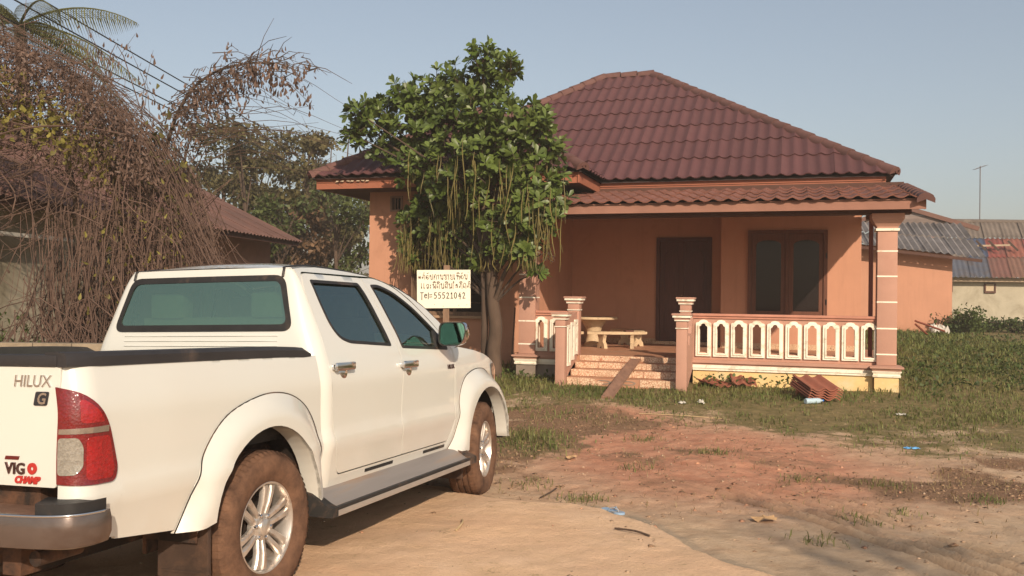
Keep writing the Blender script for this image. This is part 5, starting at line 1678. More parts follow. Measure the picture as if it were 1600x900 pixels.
# ---- the dry vine thicket on the left, with an overhanging branch
thick = thing('vine_thicket', 'tangled brown dry vines smothering dead trees at the left beside the neighbour house', 'thicket', (-5.0, 12.0, Z(-5, 12)))
TB2 = np.array(thick.location)
loc2 = lambda p: tuple(np.array(p, float) - TB2)
vine_b = M('dry vine stem', (.115, .072, .054), .9, .3, 3, .2, 60)
deadl = leafm('dead vine leaf', (.088, .055, .042), (.18, .118, .088), trans=.2, scale=.8)
yell = leafm('yellow green leaf', (.17, .15, .03), (.26, .23, .055), trans=.35, scale=1.2)
for P, ra in (([(-5.0, 12.0, .0), (-4.95, 12.05, 1.2), (-5.05, 12.2, 2.4), (-4.95, 12.6, 3.5)], .10), ([(-5.25, 12.2, .0), (-5.3, 12.2, 1.6), (-5.5, 12.4, 3.2), (-6.0, 12.6, 4.4)], .085),
              ([(-6.0, 12.9, .0), (-6.1, 12.9, 2.0), (-6.6, 13.0, 4.0), (-7.2, 13.1, 5.0)], .06), ([(-4.75, 11.7, .0), (-4.8, 11.8, 1.0), (-4.72, 12.1, 2.1)], .05)):
    q = smooth_line(P, 5)
    MB().tube([loc2(p) for p in q], list(np.linspace(ra, ra * .4, len(q))), 9).build('trunk', bark, thick, 60)
def top_z(x):
    return np.interp(x, [-9, -7.2, -6.6, -6.0, -5.5, -5.0, -4.7, -4.4, -4.1], [5.3, 5.2, 4.9, 4.55, 4.15, 3.75, 3.3, 2.6, 1.6])
r = np.random.default_rng(21)
vm = MB()
for k in range(900):
    x = r.uniform(-8.6, -4.25); y = r.uniform(11.4, 13.2); zt = top_z(x) * (1 - .62 * r.random() ** 1.7)
    if x < -5.6 and zt < 3.1 and r.random() < .8: continue
    kind = r.random()
    if kind < .45:      # hanging strand
        zb = max(.05, zt - r.uniform(.5, 2.6) * (1.3 if x > -5.7 else .45)); xe = x + r.normal(0, .5)
        P = [(x, y, zt), (x + r.normal(0, .2), y + r.normal(0, .1), zt * .6 + zb * .4), (xe + r.normal(0, .2), y + r.normal(0, .15), zt * .25 + zb * .75), (xe, y + r.normal(0, .2), zb)]
    elif kind < .8:     # sweeping, arching stem
        L_ = r.uniform(.8, 2.6); sg = r.choice([-1, 1])
        P = [(x, y, zt), (x + sg * L_ * .35, y, zt + r.uniform(.0, .25)), (x + sg * L_ * .7, y + r.normal(0, .2), zt - r.uniform(0, .3)), (x + sg * L_, y + r.normal(0, .3), zt - r.uniform(.1, .8))]
        P = [(min(p[0], -3.95 - .12 * p[2]) if p[2] < 3 else p[0], p[1], min(p[2], float(top_z(p[0])) + .15)) for p in P]
    else:               # knotted bits
        c = np.array([x, y, zt]); P = [c + r.normal(0, .28, 3) for _ in range(4)]
    ra = r.choice([.003, .0045, .007, .011], p=[.42, .36, .17, .05])
    q = smooth_line(P, 3)
    vm.tube([loc2(p) for p in q], [ra] * len(q), 4, False)
for k in range(520):
    x = r.uniform(-6.3, -4.45); y = r.uniform(11.5, 12.6); zt = r.uniform(.6, 3.1)
    P = [(x, y, zt), (x + r.normal(0, .15), y, zt * .6), (x + r.normal(0, .3), y + r.normal(0, .1), zt * .3), (x + r.normal(0, .4), y, max(0, zt - r.uniform(.6, 2.4)))]
    vm.tube([loc2(p) for p in smooth_line(P, 3)], r.choice([.004, .006, .009]), 4, False)
vm.build('vine_strands', vine_b, thick, fix=False, kind='stuff')
def patch(n_, xs, ys, zfn, size, mat, name, seed, width=1.0):
    r = np.random.default_rng(seed)
    x = r.uniform(*xs, n_); y = r.uniform(*ys, n_); z = zfn(x, y, r)
    keep = z > .05
    P = np.stack([x, y, z], -1)[keep]; k = len(P)
    Dn = r.normal(0, .6, (k, 3)) + np.array([0, 0, -.8])
    leaves_mesh(name, P - TB2, frames(Dn, r.normal(0, 1, (k, 3))), size * (.5 + r.random(k)), mat, thick, width=np.full(k, width))
def zdead(x, y, r):
    t = top_z(x) - (y - 11.2) * .0
    z = t * (1 - np.abs(r.normal(0, .20, len(x))))
    clump = fbm(x * 1.5 + 3, z * 1.7 + y)
    return np.where((clump > .42 + .2 * sstep(3.3, 2.2, z)) & ((z > 2.9) | (r.random(len(x)) < .35)), z, -1)
patch(42000, (-9.0, -4.2), (11.3, 13.4), zdead, .058, deadl, 'dead_leaves', 5)
patch(900, (-7.4, -6.2), (11.5, 12.3), lambda x, y, r: np.where(fbm(x * 2, y * 2 + 5) > .42, 4.05 + r.normal(0, .22, len(x)) + (x + 6.8) * -.2, -1), .10, yell, 'yellow_leaves', 6, 1.3)
patch(500, (-6.3, -5.2), (11.5, 12.3), lambda x, y, r: 3.62 + r.normal(0, .2, len(x)) - (x + 5.8) * .5, .09, yell, 'yellow_leaves', 7, 1.3)
patch(420, (-5.3, -4.5), (12.0, 12.9), lambda x, y, r: 2.85 + r.normal(0, .55, len(x)), .09, leafm('olive vine leaf', (.10, .095, .03), (.17, .15, .05)), 'olive_leaves', 8, 1.3)
patch(260, (-5.6, -4.3), (11.5, 12.2), lambda x, y, r: 2.0 + r.normal(0, .5, len(x)), .07, yell, 'yellow_leaves', 9)
# branch reaching over to the right with drooping brown leaves
br = smooth_line([(-4.97, 12.8, 3.45), (-4.8, 12.8, 4.05), (-4.45, 12.6, 4.45), (-3.95, 12.4, 4.66), (-3.3, 12.2, 4.68), (-2.85, 12.05, 4.52)], 5)
MB().tube([loc2(p) for p in br], list(np.linspace(.032, .004, len(br))), 7).build('branch', bark_d, thick, 60)
tb = MB(); LP = []
for k in range(150):
    i = int(5 + (len(br) - 6) * r.random() ** 1.5); p = np.array(br[i]) + r.normal(0, .09, 3)
    d = np.array([r.uniform(.1, 1.0), r.normal(0, .35), r.normal(.02, .22)]); L_ = r.uniform(.25, 1.0) * (1.15 - .5 * i / len(br))
    q = [p, p + d * L_ * .5 + (0, 0, .05), p + d * L_ + (0, 0, -.05 * L_)]
    tb.tube([loc2(t) for t in q], [.007, .005, .0025], 4, False)
    if r.random() < .55:
        for _ in range(r.integers(10, 26)): LP.append(q[0] + (q[2] - q[0]) * r.random() * .75 + r.normal(0, .05, 3) + np.array([0, 0, -(.75 - .62 * i / len(br)) * r.random() ** 1.5]))
for k in range(36):       # bare thin twigs sweeping right
    y0 = r.uniform(12.0, 12.8); x0 = r.uniform(-4.9, -4.0); z0 = r.uniform(3.3, 4.35); L_ = r.uniform(.8, 2.3)
    q = smooth_line([(x0, y0, z0), (x0 + L_ * .5, y0, z0 + r.uniform(-.05, .3)), (x0 + L_, y0 + r.normal(0, .1), z0 + r.uniform(-.35, .15))], 4)
    tb.tube([loc2(t) for t in q], list(np.linspace(.006, .002, len(q))), 4, False)
for k in range(14):       # thin upright twigs among the wires
    x0 = r.uniform(-5.9, -4.5); z0 = float(top_z(x0)) - .1
    q = smooth_line([(x0, 12.5, z0), (x0 + r.normal(0, .15), 12.5, z0 + .5), (x0 + r.normal(0, .4), 12.5, z0 + r.uniform(.7, 1.3))], 3)
    tb.tube([loc2(t) for t in q], list(np.linspace(.007, .002, len(q))), 4, False)
    for _ in range(12): LP.append(np.array(q[r.integers(2, len(q))]) + r.normal(0, .07, 3))
tb.build('twigs', bark_d, thick, fix=False, kind='stuff')
LP = np.array(LP); k = len(LP)
leaves_mesh('drooping_leaves', LP - TB2, frames(np.stack([r.normal(0, .35, k), r.normal(0, .3, k), np.full(k, -1.0)], -1), r.normal(0, 1, (k, 3))), .05 + .06 * r.random(k), deadl, thick)

# ---- coconut palm behind the thicket
palm = thing('coconut_palm', 'coconut palm with arching fronds behind the dry vines at top left', 'palm tree', (-9.9, 18.0, Z(-9.9, 18)))
q = smooth_line([(0, 0, -.1), (.15, 0, 2.5), (.05, .1, 5.0), (0, 0, 6.6)], 5)
MB().tube(q, list(np.linspace(.17, .11, len(q))), 12).build('trunk', bark, palm, 60)
pal_m = leafm('palm leaflet', (.075, .085, .025), (.15, .145, .05), trans=.3, scale=1)
r = np.random.default_rng(13)
for k in range(15):
    a = 2 * PI * k / 15 + r.normal(0, .1); el = r.uniform(-.1, .9); Lf = r.uniform(2.3, 3.0)
    if k == 0: a, el, Lf = -.12, .50, 2.6
    if k == 1: a, el, Lf = -.05, .02, 2.5
    d = np.array([math.cos(a), math.sin(a)])
    pts = []
    for t in np.linspace(0, 1, 12):
        s_ = Lf * t
        pts.append(np.array([d[0] * s_ * math.cos(el * .6), d[1] * s_ * math.cos(el * .6), 6.6 + s_ * math.sin(el) - 1.35 * t * t * Lf * .36]))
    fb = MB(); fb.tube(pts, list(np.linspace(.03, .006, 12)), 5, False)
    P2 = smooth_line(pts, 4)
    for i, p in enumerate(P2[4:], 4):
        t = i / len(P2); ta = P2[min(i + 1, len(P2) - 1)] - P2[i - 1]; ta /= np.linalg.norm(ta)
        side = np.cross(ta, (0, 0, 1)); side /= np.linalg.norm(side)
        for sg in (-1, 1):
            L_ = .62 * math.sin(PI * min(1, t * .9 + .12)) + .08
            e = p + side * sg * L_ * .55 + ta * L_ * .35 + np.array([0, 0, -L_ * .75]); m_ = p + side * sg * L_ * .4 + ta * L_ * .2 + np.array([0, 0, -L_ * .18])
            w_ = ta * .013 * (1 + .4 * math.sin(i * 2.1))
            fb.add([p - w_ * .5, p + w_ * .5, m_ + w_, m_ - w_, e], [(0, 1, 2, 3), (3, 2, 4)])
    fb.build('frond', pal_m, palm, fix=False)

# ---- shrubs and weeds
def shrub(name, label, x, y, w, h, seed, mat, n_=900, size=.10, cat='shrub'):
    r = np.random.default_rng(seed); z0 = Z(x, y)
    t = thing(name, label, cat, (x, y, z0))
    sb = MB(); Pn = []
    for k in range(16):
        a = r.random() * 2 * PI; e = np.array([math.cos(a) * w * r.random(), math.sin(a) * w * r.random(), h * r.uniform(.4, 1)])
        sb.tube(smooth_line([(0, 0, -.03), e * .5 + (0, 0, .1), e], 3), [.014, .013, .012, .01, .008, .006, .004], 4, False)
        m_ = n_ // 16
        Pn.append(e + r.normal(0, .16, (m_, 3)) * np.array([w, w, h * .7]))
    sb.build('stems', bark_d, t, fix=False, kind='stuff')
    Pn = np.concatenate(Pn); Pn[:, 2] = np.abs(Pn[:, 2]) * r.uniform(.15, 1, len(Pn)); k = len(Pn)
    leaves_mesh('leaves', Pn, frames(r.normal(0, 1, (k, 3)), r.normal(0, .5, (k, 3)) + np.array([0, 0, 1])), size * (.6 + .8 * r.random(k)), mat, t, width=np.full(k, 1.4))
    return t
green2 = leafm('bright weed leaf', (.065, .115, .022), (.13, .19, .05), trans=.35, scale=1.5)
green3 = leafm('dark weed leaf', (.045, .075, .018), (.095, .125, .035), trans=.3, scale=1.2)
shrub('shrub', 'leafy green shrub growing against the end of the side annex wall', 13.75, 27.4, .7, .8, 3, green3, 1400, .11)
shrub('shrub', 'wide low green shrub under the old concrete building', 16.2, 29.0, 1.3, .45, 4, green3, 1600, .11)
shrub('shrub', 'green shrub in front of the pale neighbour wall left of the vines', -6.9, 12.2, .5, 1.15, 5, green3, 900, .09)
x, y = scatter(110000, -2, 15, 11, 29, lambda x, y: (np.exp(-((house_uv(x, y)[1] + .32) / .28) ** 2) * (house_uv(x, y)[0] > 2.9) * (house_uv(x, y)[0] < 4.7) * (.5 + .9 * (fbm(x * 3, y * 3) > .47))
      + sstep(5.9, 6.8, house_uv(x, y)[0]) * sstep(13.0, 14.4, y) * sstep(30, 17, y) * .38 * (fbm(x * 1.2, y * 1.2 + 3) > .42)
      + np.exp(-((house_uv(x, y)[1] + .35) / .3) ** 2) * (house_uv(x, y)[0] > -1.2) * (house_uv(x, y)[0] < .7) * .5) * off_house(x, y), 31)
r = np.random.default_rng(32); k = len(x)
hu_, hv_ = house_uv(x, y)
hz_ = (.03 + .13 * fbm(x * 1.7, y * 1.7 + 9)) * r.random(k) ** .9 * np.where((hv_ < .3) & (hu_ < 4.7) & (hu_ > 2.8), 2.2, 1)
P = np.stack([x, y, gz(x, y) + hz_], -1)
leaves_mesh('weeds', P, frames(r.normal(0, 1, (k, 3)), r.normal(0, .5, (k, 3)) + np.array([0, 0, 1])), .045 + .05 * r.random(k), green3, None, width=np.full(k, 1.5))
# ---------------------------------------------------------------- neighbouring buildings
def corr_sheet(name, p00, p10, p01, p11, waves, amp, mat, parent, thick=.0, rows=1, profile='round'):
    """one corrugated sheet over the bilinear patch p00 (low left), p10 (low right), p01 (high left), p11 (high right)"""
    p00, p10, p01, p11 = (np.array(p, float) for p in (p00, p10, p01, p11))
    nrm = np.cross(p10 - p00, p01 - p00); nrm /= np.linalg.norm(nrm)
    if nrm[2] < 0: nrm = -nrm
    n_ = waves * 4
    vs = []
    for j in range(rows + 1):
        t = j / rows
        for i in range(n_ + 1):
            s = i / n_
            p = (p00 * (1 - s) + p10 * s) * (1 - t) + (p01 * (1 - s) + p11 * s) * t
            vs.append(p + nrm * amp * math.cos(2 * PI * s * waves))
    fs = [(j * (n_ + 1) + i, j * (n_ + 1) + i + 1, (j + 1) * (n_ + 1) + i + 1, (j + 1) * (n_ + 1) + i) for j in range(rows) for i in range(n_)]
    return mesh_obj(name, vs, fs, mat, parent, 60)
rust_roof = M('old brown corrugated roof', (.165, .088, .070), .85, .16, 1.5, .08, 30, dirt=((.10, .06, .05), .45, 1.1), obj_var=.22)
pale_wall = M('pale stained wall', (.40, .36, .27), .9, .12, 1.0, .1, 40, dirt=((.22, .19, .13), .5, .8))
pink_wall2 = M('faded pink wall', (.38, .215, .155), .9, .10, 1.0, .08, 50, dirt=((.24, .15, .11), .4, 1))
a_ax, b_ax, EO = np.array([-.138, -.99, 0]), np.array([-.99, .138, 0]), np.array([-5.70, 24.0, 0])
nb = thing('neighbour_house', 'old house with a brown corrugated roof half hidden behind dry vines', 'house', tuple(EO))
P_ = lambda a, b_, z: tuple(a_ax * a + b_ax * b_ + np.array([0, 0, z]))
def slab_box(name, a0, a1, b0, b1, z0, z1, mat, parent):
    vs = [P_(a, b_, z) for z in (z0, z1) for a, b_ in ((a0, b0), (a1, b0), (a1, b1), (a0, b1))]
    return MB().add(vs, [(0, 3, 2, 1), (4, 5, 6, 7), (0, 1, 5, 4), (1, 2, 6, 5), (2, 3, 7, 6), (3, 0, 4, 7)]).build(name, mat, parent)
slab_box('wall', .55, 7.6, .60, .75, -.1, 2.95, pink_wall2, nb)
slab_box('wall', 7.61, 13.4, .60, .75, -.1, 2.95, pale_wall, nb)
slab_box('wall', .4, .548, .60, 7.9, -.1, 3.0, pink_wall2, nb)
slab_box('wall', 13.41, 13.55, .60, 7.9, -.1, 3.0, pale_wall, nb)
slab_box('wall', .55, 13.4, 7.76, 7.9, -.1, 2.95, pale_wall, nb)
slab_box('eave_board', -.1, 14, .02, .05, 2.78, 2.90, soffit_m, nb)
slab_box('gutter_pipe', 9.2, 13.6, .30, .36, 2.36, 2.42, M('pale pipe', (.5, .48, .42), .6), nb)
for k in range(15):
    a0 = k * .94 - .12
    for r_ in range(2):
        b0, b1 = (0 - .06, 2.22) if r_ == 0 else (2.15, 4.35)
        zf = lambda b_: 2.93 + b_ * .485
        corr_sheet('roof_sheet', P_(a0, b0, zf(b0) + .02 * r_), P_(a0 + .97, b0, zf(b0) + .02 * r_), P_(a0, b1, zf(b1) + .02 * r_), P_(a0 + .97, b1, zf(b1) + .02 * r_), 5, .022, rust_roof, nb)
    corr_sheet('roof_sheet', P_(a0, 8.7, 2.93), P_(a0 + .97, 8.7, 2.93), P_(a0, 4.33, 5.03), P_(a0 + .97, 4.33, 5.03), 5, .022, rust_roof, nb)
MB().tube([P_(-.15, 4.34, 5.07), P_(14, 4.34, 5.07)], .09, 8).build('ridge', rust_roof, nb, 60)
mesh_obj('gable', [P_(.45, .6, 2.95), P_(.45, 7.9, 2.95), P_(.45, 4.34, 4.98)], [(0, 1, 2)], pink_wall2, nb)
lw = thing('block_wall', 'low weathered cement block wall behind the pickup bed at far left', 'wall', (-5.2, 9.4, Z(-5.2, 9.4)))
for r_ in range(5):
    for k in range(13):
        x0 = -4.2 + k * .405 + (.2 if r_ % 2 else 0)
        MB().bbox(x0, x0 + .395, -.07, .07, r_ * .245 - .06, r_ * .245 + .175, .006).build('block', M('grey block', (.27, .22, .155), .95, .15, 3, .2, 40, obj_var=.25, dirt=((.14, .11, .075), .4, 2)), lw)
MB().box(-4.2, 1.25, -.052, .052, -.1, 1.15).build('mortar', M('old mortar', (.20, .165, .12), .95, .2, 5), lw)

# side annex and the low concrete building on the right
grey_roof = M('grey asbestos sheet', (.20, .185, .18), .9, .14, 1.5, .1, 40, dirt=((.10, .09, .085), .5, 1.2), obj_var=.20)
annex = thing('annex', 'small salmon annex with a sloping grey asbestos sheet roof right of the porch', 'outbuilding', (12.0, 28.0, .3))
Q = lambda p: tuple(np.array(p, float) - np.array([12.0, 28.0, .3]))
dx = np.array([.954, -.3, 0]); dy = np.array([.3, .954, 0])
A0 = np.array([9.6, 28.75, 0])
for nm, s0, s1, t0, t1 in (('wall', 0, 4.02, 0, .15), ('wall', 3.87, 4.02, .152, 4.0)):
    vs = [tuple(np.array(Q(A0 + dx * s + dy * t)) + (0, 0, z if z == 0 else 3.43 - .125 * s + .2 * t)) for z in (0, 1) for s, t in ((s0, t0), (s1, t0), (s1, t1), (s0, t1))]
    MB().add(vs, [(0, 3, 2, 1), (4, 5, 6, 7), (0, 1, 5, 4), (1, 2, 6, 5), (2, 3, 7, 6), (3, 0, 4, 7)]).build(nm, pink, annex)
lo = lambda s: A0 + dx * s - dy * .55 + np.array([0, 0, 3.42 - .125 * s + .0])
hi = lambda s: A0 + dx * (s - .15) + dy * 2.9 + np.array([0, 0, 4.22 - .03 * s])
for k in range(6):
    s0, s1 = k * .8, (k + 1) * .8 + .03
    md = lambda s: lo(s) * .48 + hi(s) * .52
    corr_sheet('roof_sheet', Q(lo(s0)), Q(lo(s1)), Q(md(s0)), Q(md(s1)), 4, .035, grey_roof, annex)
    corr_sheet('roof_sheet', Q(md(s0) + (0, 0, .03)), Q(md(s1) + (0, 0, .03)), Q(hi(s0) + (0, 0, .03)), Q(hi(s1) + (0, 0, .03)), 4, .035, grey_roof, annex)
mb = MB(); mb.obox(Q(lo(.0) + dy * .06 - np.array([0, 0, .10])), Q(lo(4.75) + dy * .06 - np.array([0, 0, .10])), .05, .09)
mb.build('eave_board', soffit_m, annex)
# plank gable behind the annex
gs = lambda s, t, z: Q(A0 + dx * s + dy * t + np.array([0, 0, z]))
plank_m = M('weathered grey planks', (.21, .165, .145), .9, .2, 2, .1, 30, stretch=(1, 1, 8), obj_var=.2)
for k in range(5):
    z0 = 4.02 + k * .13
    w_ = (4.72 - z0) / .7 * 2.1
    MB().add([gs(2.9 - w_, 3.0, z0), gs(2.9 + w_, 3.0, z0), gs(2.9 + w_ - .36, 3.0, z0 + .125), gs(2.9 - w_ + .36, 3.0, z0 + .125), gs(2.9 - w_, 3.03, z0), gs(2.9 + w_, 3.03, z0), gs(2.9 + w_ - .36, 3.03, z0 + .125), gs(2.9 - w_ + .36, 3.03, z0 + .125)],
             [(0, 1, 2, 3), (7, 6, 5, 4), (0, 4, 5, 1), (1, 5, 6, 2), (2, 6, 7, 3), (3, 7, 4, 0)]).build('gable_plank', plank_m, annex)
for sg in (-1, 1):
    MB().obox(gs(2.9, 2.95, 4.70), gs(2.9 + sg * 2.35, 2.95, 3.92), .12, .14, (0, 0, 1)).build('barge_board', M('brown barge board', (.16, .085, .065), .8), annex)

shed = thing('concrete_building', 'long grey concrete building with a patched blue and red sheet roof at the right edge', 'building', (20, 38, .4))
QS = lambda x, y, z: (x - 20, y - 38, z - .4)
MB().box(-3.6, 12, .35, .55, -.3, 2.10).build('wall', pale_wall, shed)
MB().box(-3.6, -3.4, .552, 9, -.3, 2.1).build('wall', pale_wall, shed)
MB().box(-3.9, 12.2, -.02, .02, 1.92, 2.06).build('eave_board', M('pale timber', (.34, .26, .18), .85, .2), shed)
old_roof = M('old grey brown sheet', (.165, .135, .110), .9, .15, 1.2, .1, 40, dirt=((.09, .07, .06), .45, .9), obj_var=.25)
cols = {(1, 0): (.075, .085, .11), (2, 0): (.16, .075, .06), (3, 0): (.17, .09, .065), (4, 0): (.15, .075, .06), (1, 1): (.05, .07, .12), (2, 1): (.21, .055, .045), (3, 1): (.24, .085, .06), (4, 1): (.19, .05, .045), (5, 1): (.05, .08, .15), (0, 0): (.085, .095, .12)}
r = np.random.default_rng(2)
for k in range(-4, 13):
    for r_ in range(3):
        x0 = 18.3 + k * .86
        sk = .62
        y0, y1 = 37.7 + r_ * 1.48, 37.7 + (r_ + 1) * 1.48 + .12
        z0, z1 = 2.50 + r_ * .90 + .02 * r_, 2.50 + (r_ + 1) * .90 + .05
        cc = cols.get((k, r_))
        mt = old_roof if cc is None else M('painted sheet %s' % str(cc), cc, .8, .18, 2, .08, 40, dirt=((.10, .075, .06), .35, 1.5))
        jz = r.normal(0, .012)
        corr_sheet('roof_sheet', QS(x0 + sk * r_, y0, z0 + jz), QS(x0 + .9 + sk * r_, y0, z0 + jz), QS(x0 + sk * (r_ + 1), y1, z1 + jz), QS(x0 + .9 + sk * (r_ + 1), y1, z1 + jz), 4, .03, mt, shed)
MB().tube([QS(14, 42.2, 5.2), QS(32, 42.2, 5.2)], .12, 8).build('ridge', old_roof, shed, 60)
MB().obox(QS(19.95, 39.55, 3.90), QS(21.9, 39.55, 3.97), .09, .08).build('roof_batten', M('pale timber', (.34, .26, .18), .85), shed)
for x0 in (20.35, 20.9, 21.75): MB().obox(QS(x0, 39.6, 4.15), QS(x0 + .3, 39.35, 3.72), .10, .08).build('roof_prop', M('dark timber', (.09, .06, .045), .9), shed)
for x0, z0, w_, h_, mt in ((18.55, 2.02, .32, .28, soffit_m), (18.5, 1.25, .30, .5, soffit_m)): MB().box(x0 - 20 - w_ / 2, x0 - 20 + w_ / 2, .30, .348, z0 - .4 - h_ / 2, z0 - .4 + h_ / 2).build('vent', mt, shed)
MB().plate([(20.29 - 20 + a, 2.06 - .4 + b_) for a, b_ in ((-.24, -.22), (.24, -.22), (.24, .20), (-.24, .20))], [[(.29 + a, 1.66 + b_) for a, b_ in ((-.18, -.13), (.18, -.13), (.18, .16), (-.18, .16))]], .28, .348).build('window', soffit_m, shed)
MB().box(.11, .47, .32, .346, 1.53, 1.82).build('window_board', M('pale board', (.45, .36, .24), .8), shed)
ant = thing('tv_antenna', 'thin pole with a small aerial standing above the patched roof', 'antenna', (22.0, 42.5, 4.6))
MB().tube([(0, 0, -.2), (0, 0, 3.25)], .022, 6).build('pole', M('grey steel', (.20, .18, .18), .6, metal=.3), ant, 60)
MB().tube([(-.24, 0, 3.10), (.24, 0, 3.28)], .02, 6).build('boom', M('grey steel', (.20, .18, .18), .6), ant)
for k in range(5):
    t = -.2 + k * .1
    MB().tube([(t, -.3, 3.19 + t * .37), (t, .3, 3.19 + t * .37)], .01, 5).build('element', M('grey steel', (.2, .18, .18), .6), ant)

# ---------------------------------------------------------------- sign with hand painted Lao lettering
sg = thing('sale_sign', 'white handwritten for sale board with a phone number on a wooden post', 'sign', (-.97, 13.35, Z(-.97, 13.35)), .06)
zb = 1.366 - Z(-.97, 13.35)
BW, BH = .79, .565
MB().bbox(-BW / 2 - .01, BW / 2 - .01, -.012, .012, zb, zb + BH, .003).build('board', M('white sign board', (.74, .69, .55), .6, .05, 4, .03, 60, dirt=((.5, .42, .3), .12, 4)), sg)
sg.children[0].rotation_euler = (0, -.018, 0)
MB().box(-.045, .045, .014, .06, -.3, zb + BH + .07).build('post', wood_g, sg)
ink_b = M('brown ink', (.10, .06, .035), .7, .3, 30)
ink_k = M('black ink', (.02, .012, .01), .7, .3, 30)
def ribbon(mb, pts, w, y=-.0135):
    P = [np.array(p, float) for p in pts]
    for a, b_ in zip(P[:-1], P[1:]):
        d = b_ - a; L_ = np.linalg.norm(d)
        if L_ < 1e-6: continue
        d /= L_; n_ = np.array([-d[1], d[0]]) * w / 2; e = d * w * .3
        mb.add([(p[0], y, p[1]) for p in (a - e - n_, b_ + e - n_, b_ + e + n_, a - e + n_)], [(0, 1, 2, 3)])
arc = lambda cx, cy, r, a0, a1, n=8, ry=None: [(cx + r * math.cos(t), cy + (ry or r) * math.sin(t)) for t in np.linspace(math.radians(a0), math.radians(a1), n)]
# Lao letters as pen strokes in a 1 x 1 box (baseline 0)
LAO = {
 'to': [arc(.16, .30, .14, 0, 360), [(.30, .30), (.30, .95)], arc(.52, .72, .22, 180, 0), [(.74, .72), (.74, .0)]],
 'o': [arc(.45, .45, .38, 60, 380, 14), arc(.30, .42, .12, 0, 360)],
 'ngo': [arc(.18, .75, .14, 0, 360), [(.32, .75), (.34, .15)], arc(.55, .15, .21, 180, 360), [(.76, .15), (.78, .98)]],
 'ko': [[(.12, 0), (.12, .62)], arc(.42, .62, .30, 180, 0), [(.72, .62), (.72, 0)], arc(.22, .55, .10, 0, 360)],
 'aa': [arc(.22, .72, .2, 180, 0), [(.42, .72), (.42, 0)]],
 'no': [arc(.18, .80, .13, 0, 360), [(.30, .80), (.30, .0), (.55, .15), (.78, .0), (.78, .95)], arc(.62, .12, .1, 0, 360)],
 'kho': [arc(.16, .78, .12, 0, 360), [(.28, .78), (.40, .95), (.46, .50), (.28, .12), (.50, .0), (.76, .10), (.78, .95)]],
 'yo': [arc(.18, .80, .13, 0, 360), [(.14, .70), (.30, .40), (.15, .15), (.35, .0), (.75, .0), (.78, .95)]],
 'e': [arc(.22, .12, .13, 0, 360), [(.10, .15), (.14, .98)]],
 'ho': [arc(.18, .78, .13, 0, 360), [(.31, .78), (.28, .0)], arc(.55, .45, .25, 180, 30), arc(.72, .62, .12, 0, 360), [(.80, .45), (.82, .0)]],
 'lo': [arc(.40, .55, .28, 200, -20), [(.66, .45), (.60, .05), (.40, .0)], arc(.34, .22, .14, 0, 360)],
 'ro': [arc(.35, .80, .25, 200, 20), [(.12, .70), (.55, .40), (.60, .10)], arc(.45, .12, .15, 0, 360)],
 'so': [arc(.30, .25, .16, 0, 360), [(.14, .30), (.20, .70)], arc(.45, .70, .25, 170, 10), [(.70, .70), (.70, .0)], [(.55, .85), (.85, 1.05)]],
 'tho': [arc(.18, .80, .13, 0, 360), [(.30, .80), (.30, .0), (.52, .40), (.74, .0), (.74, .95)]],
 'do': [arc(.22, .22, .14, 0, 360), [(.08, .25), (.14, .80)], arc(.42, .72, .28, 160, 0), [(.70, .72), (.70, .0)]],
 'cho': [arc(.35, .50, .28, 150, -150, 12), arc(.30, .60, .10, 0, 360), [(.62, .6), (.62, .1)]],
 'ai': [[(.20, .0), (.20, 1.1)], arc(.38, 1.15, .18, 180, -60)],
 'a': [arc(.20, .65, .12, 0, 300), arc(.20, .22, .12, 0, 300)],
}
def lao(mb, seq, x, z, h, w, pen, marks=()):
    for i, k in enumerate(seq):
        wk = w * (.62 if k in ('e', 'aa', 'ai', 'a') else 1)
        for st in LAO[k]:
            ribbon(mb, [(x + p[0] * wk, z + p[1] * h + .004 * math.sin(9 * p[0] + i)) for p in st], pen)
        for m_, kind in marks:
            if m_ == i:
                if kind == 'tone': ribbon(mb, [(x + wk * .5, z + h * 1.10), (x + wk * .55, z + h * 1.40)], pen)
                if kind == 'i': ribbon(mb, [(x + p[0], z + h * 1.12 + p[1]) for p in arc(wk * .45, .0, wk * .34, 180, 0, 7, h * .22)] + [(x + wk * .1, z + h * 1.12)], pen)
                if kind == 'tick': ribbon(mb, [(x + wk * .25, z + h * 1.28), (x + wk * .45, z + h * 1.12), (x + wk * .7, z + h * 1.32)], pen)
        x += wk * 1.02
    return x
zt = zb
t1 = MB(); ribbon(t1, [(-.385, zt + .455), (-.345, zt + .455)], .01); ribbon(t1, [(-.378, zt + .475), (-.352, zt + .435)], .01); ribbon(t1, [(-.352, zt + .475), (-.378, zt + .435)], .01)
lao(t1, ['to', 'o', 'ngo', 'ko', 'aa', 'no', 'kho', 'aa', 'yo', 'e', 'ho', 'o', 'no'], -.33, zt + .425, .075, .056, .0085, ((0, 'tone'), (1, 'tick'), (10, 'i'), (11, 'tick')))
lao(t1, ['e', 'e', 'lo', 'a', 'tho', 'do', 'no', 'so', 'no', 'ai', 'cho', 'to', 'do', 'to'], -.345, zt + .290, .078, .058, .0085, ((4, 'i'), (4, 'tone'), (5, 'i'), (7, 'i'), (11, 'i'), (13, 'tick'), (13, 'tone')))
t1.build('lettering', ink_b, sg.children[0], fix=False)
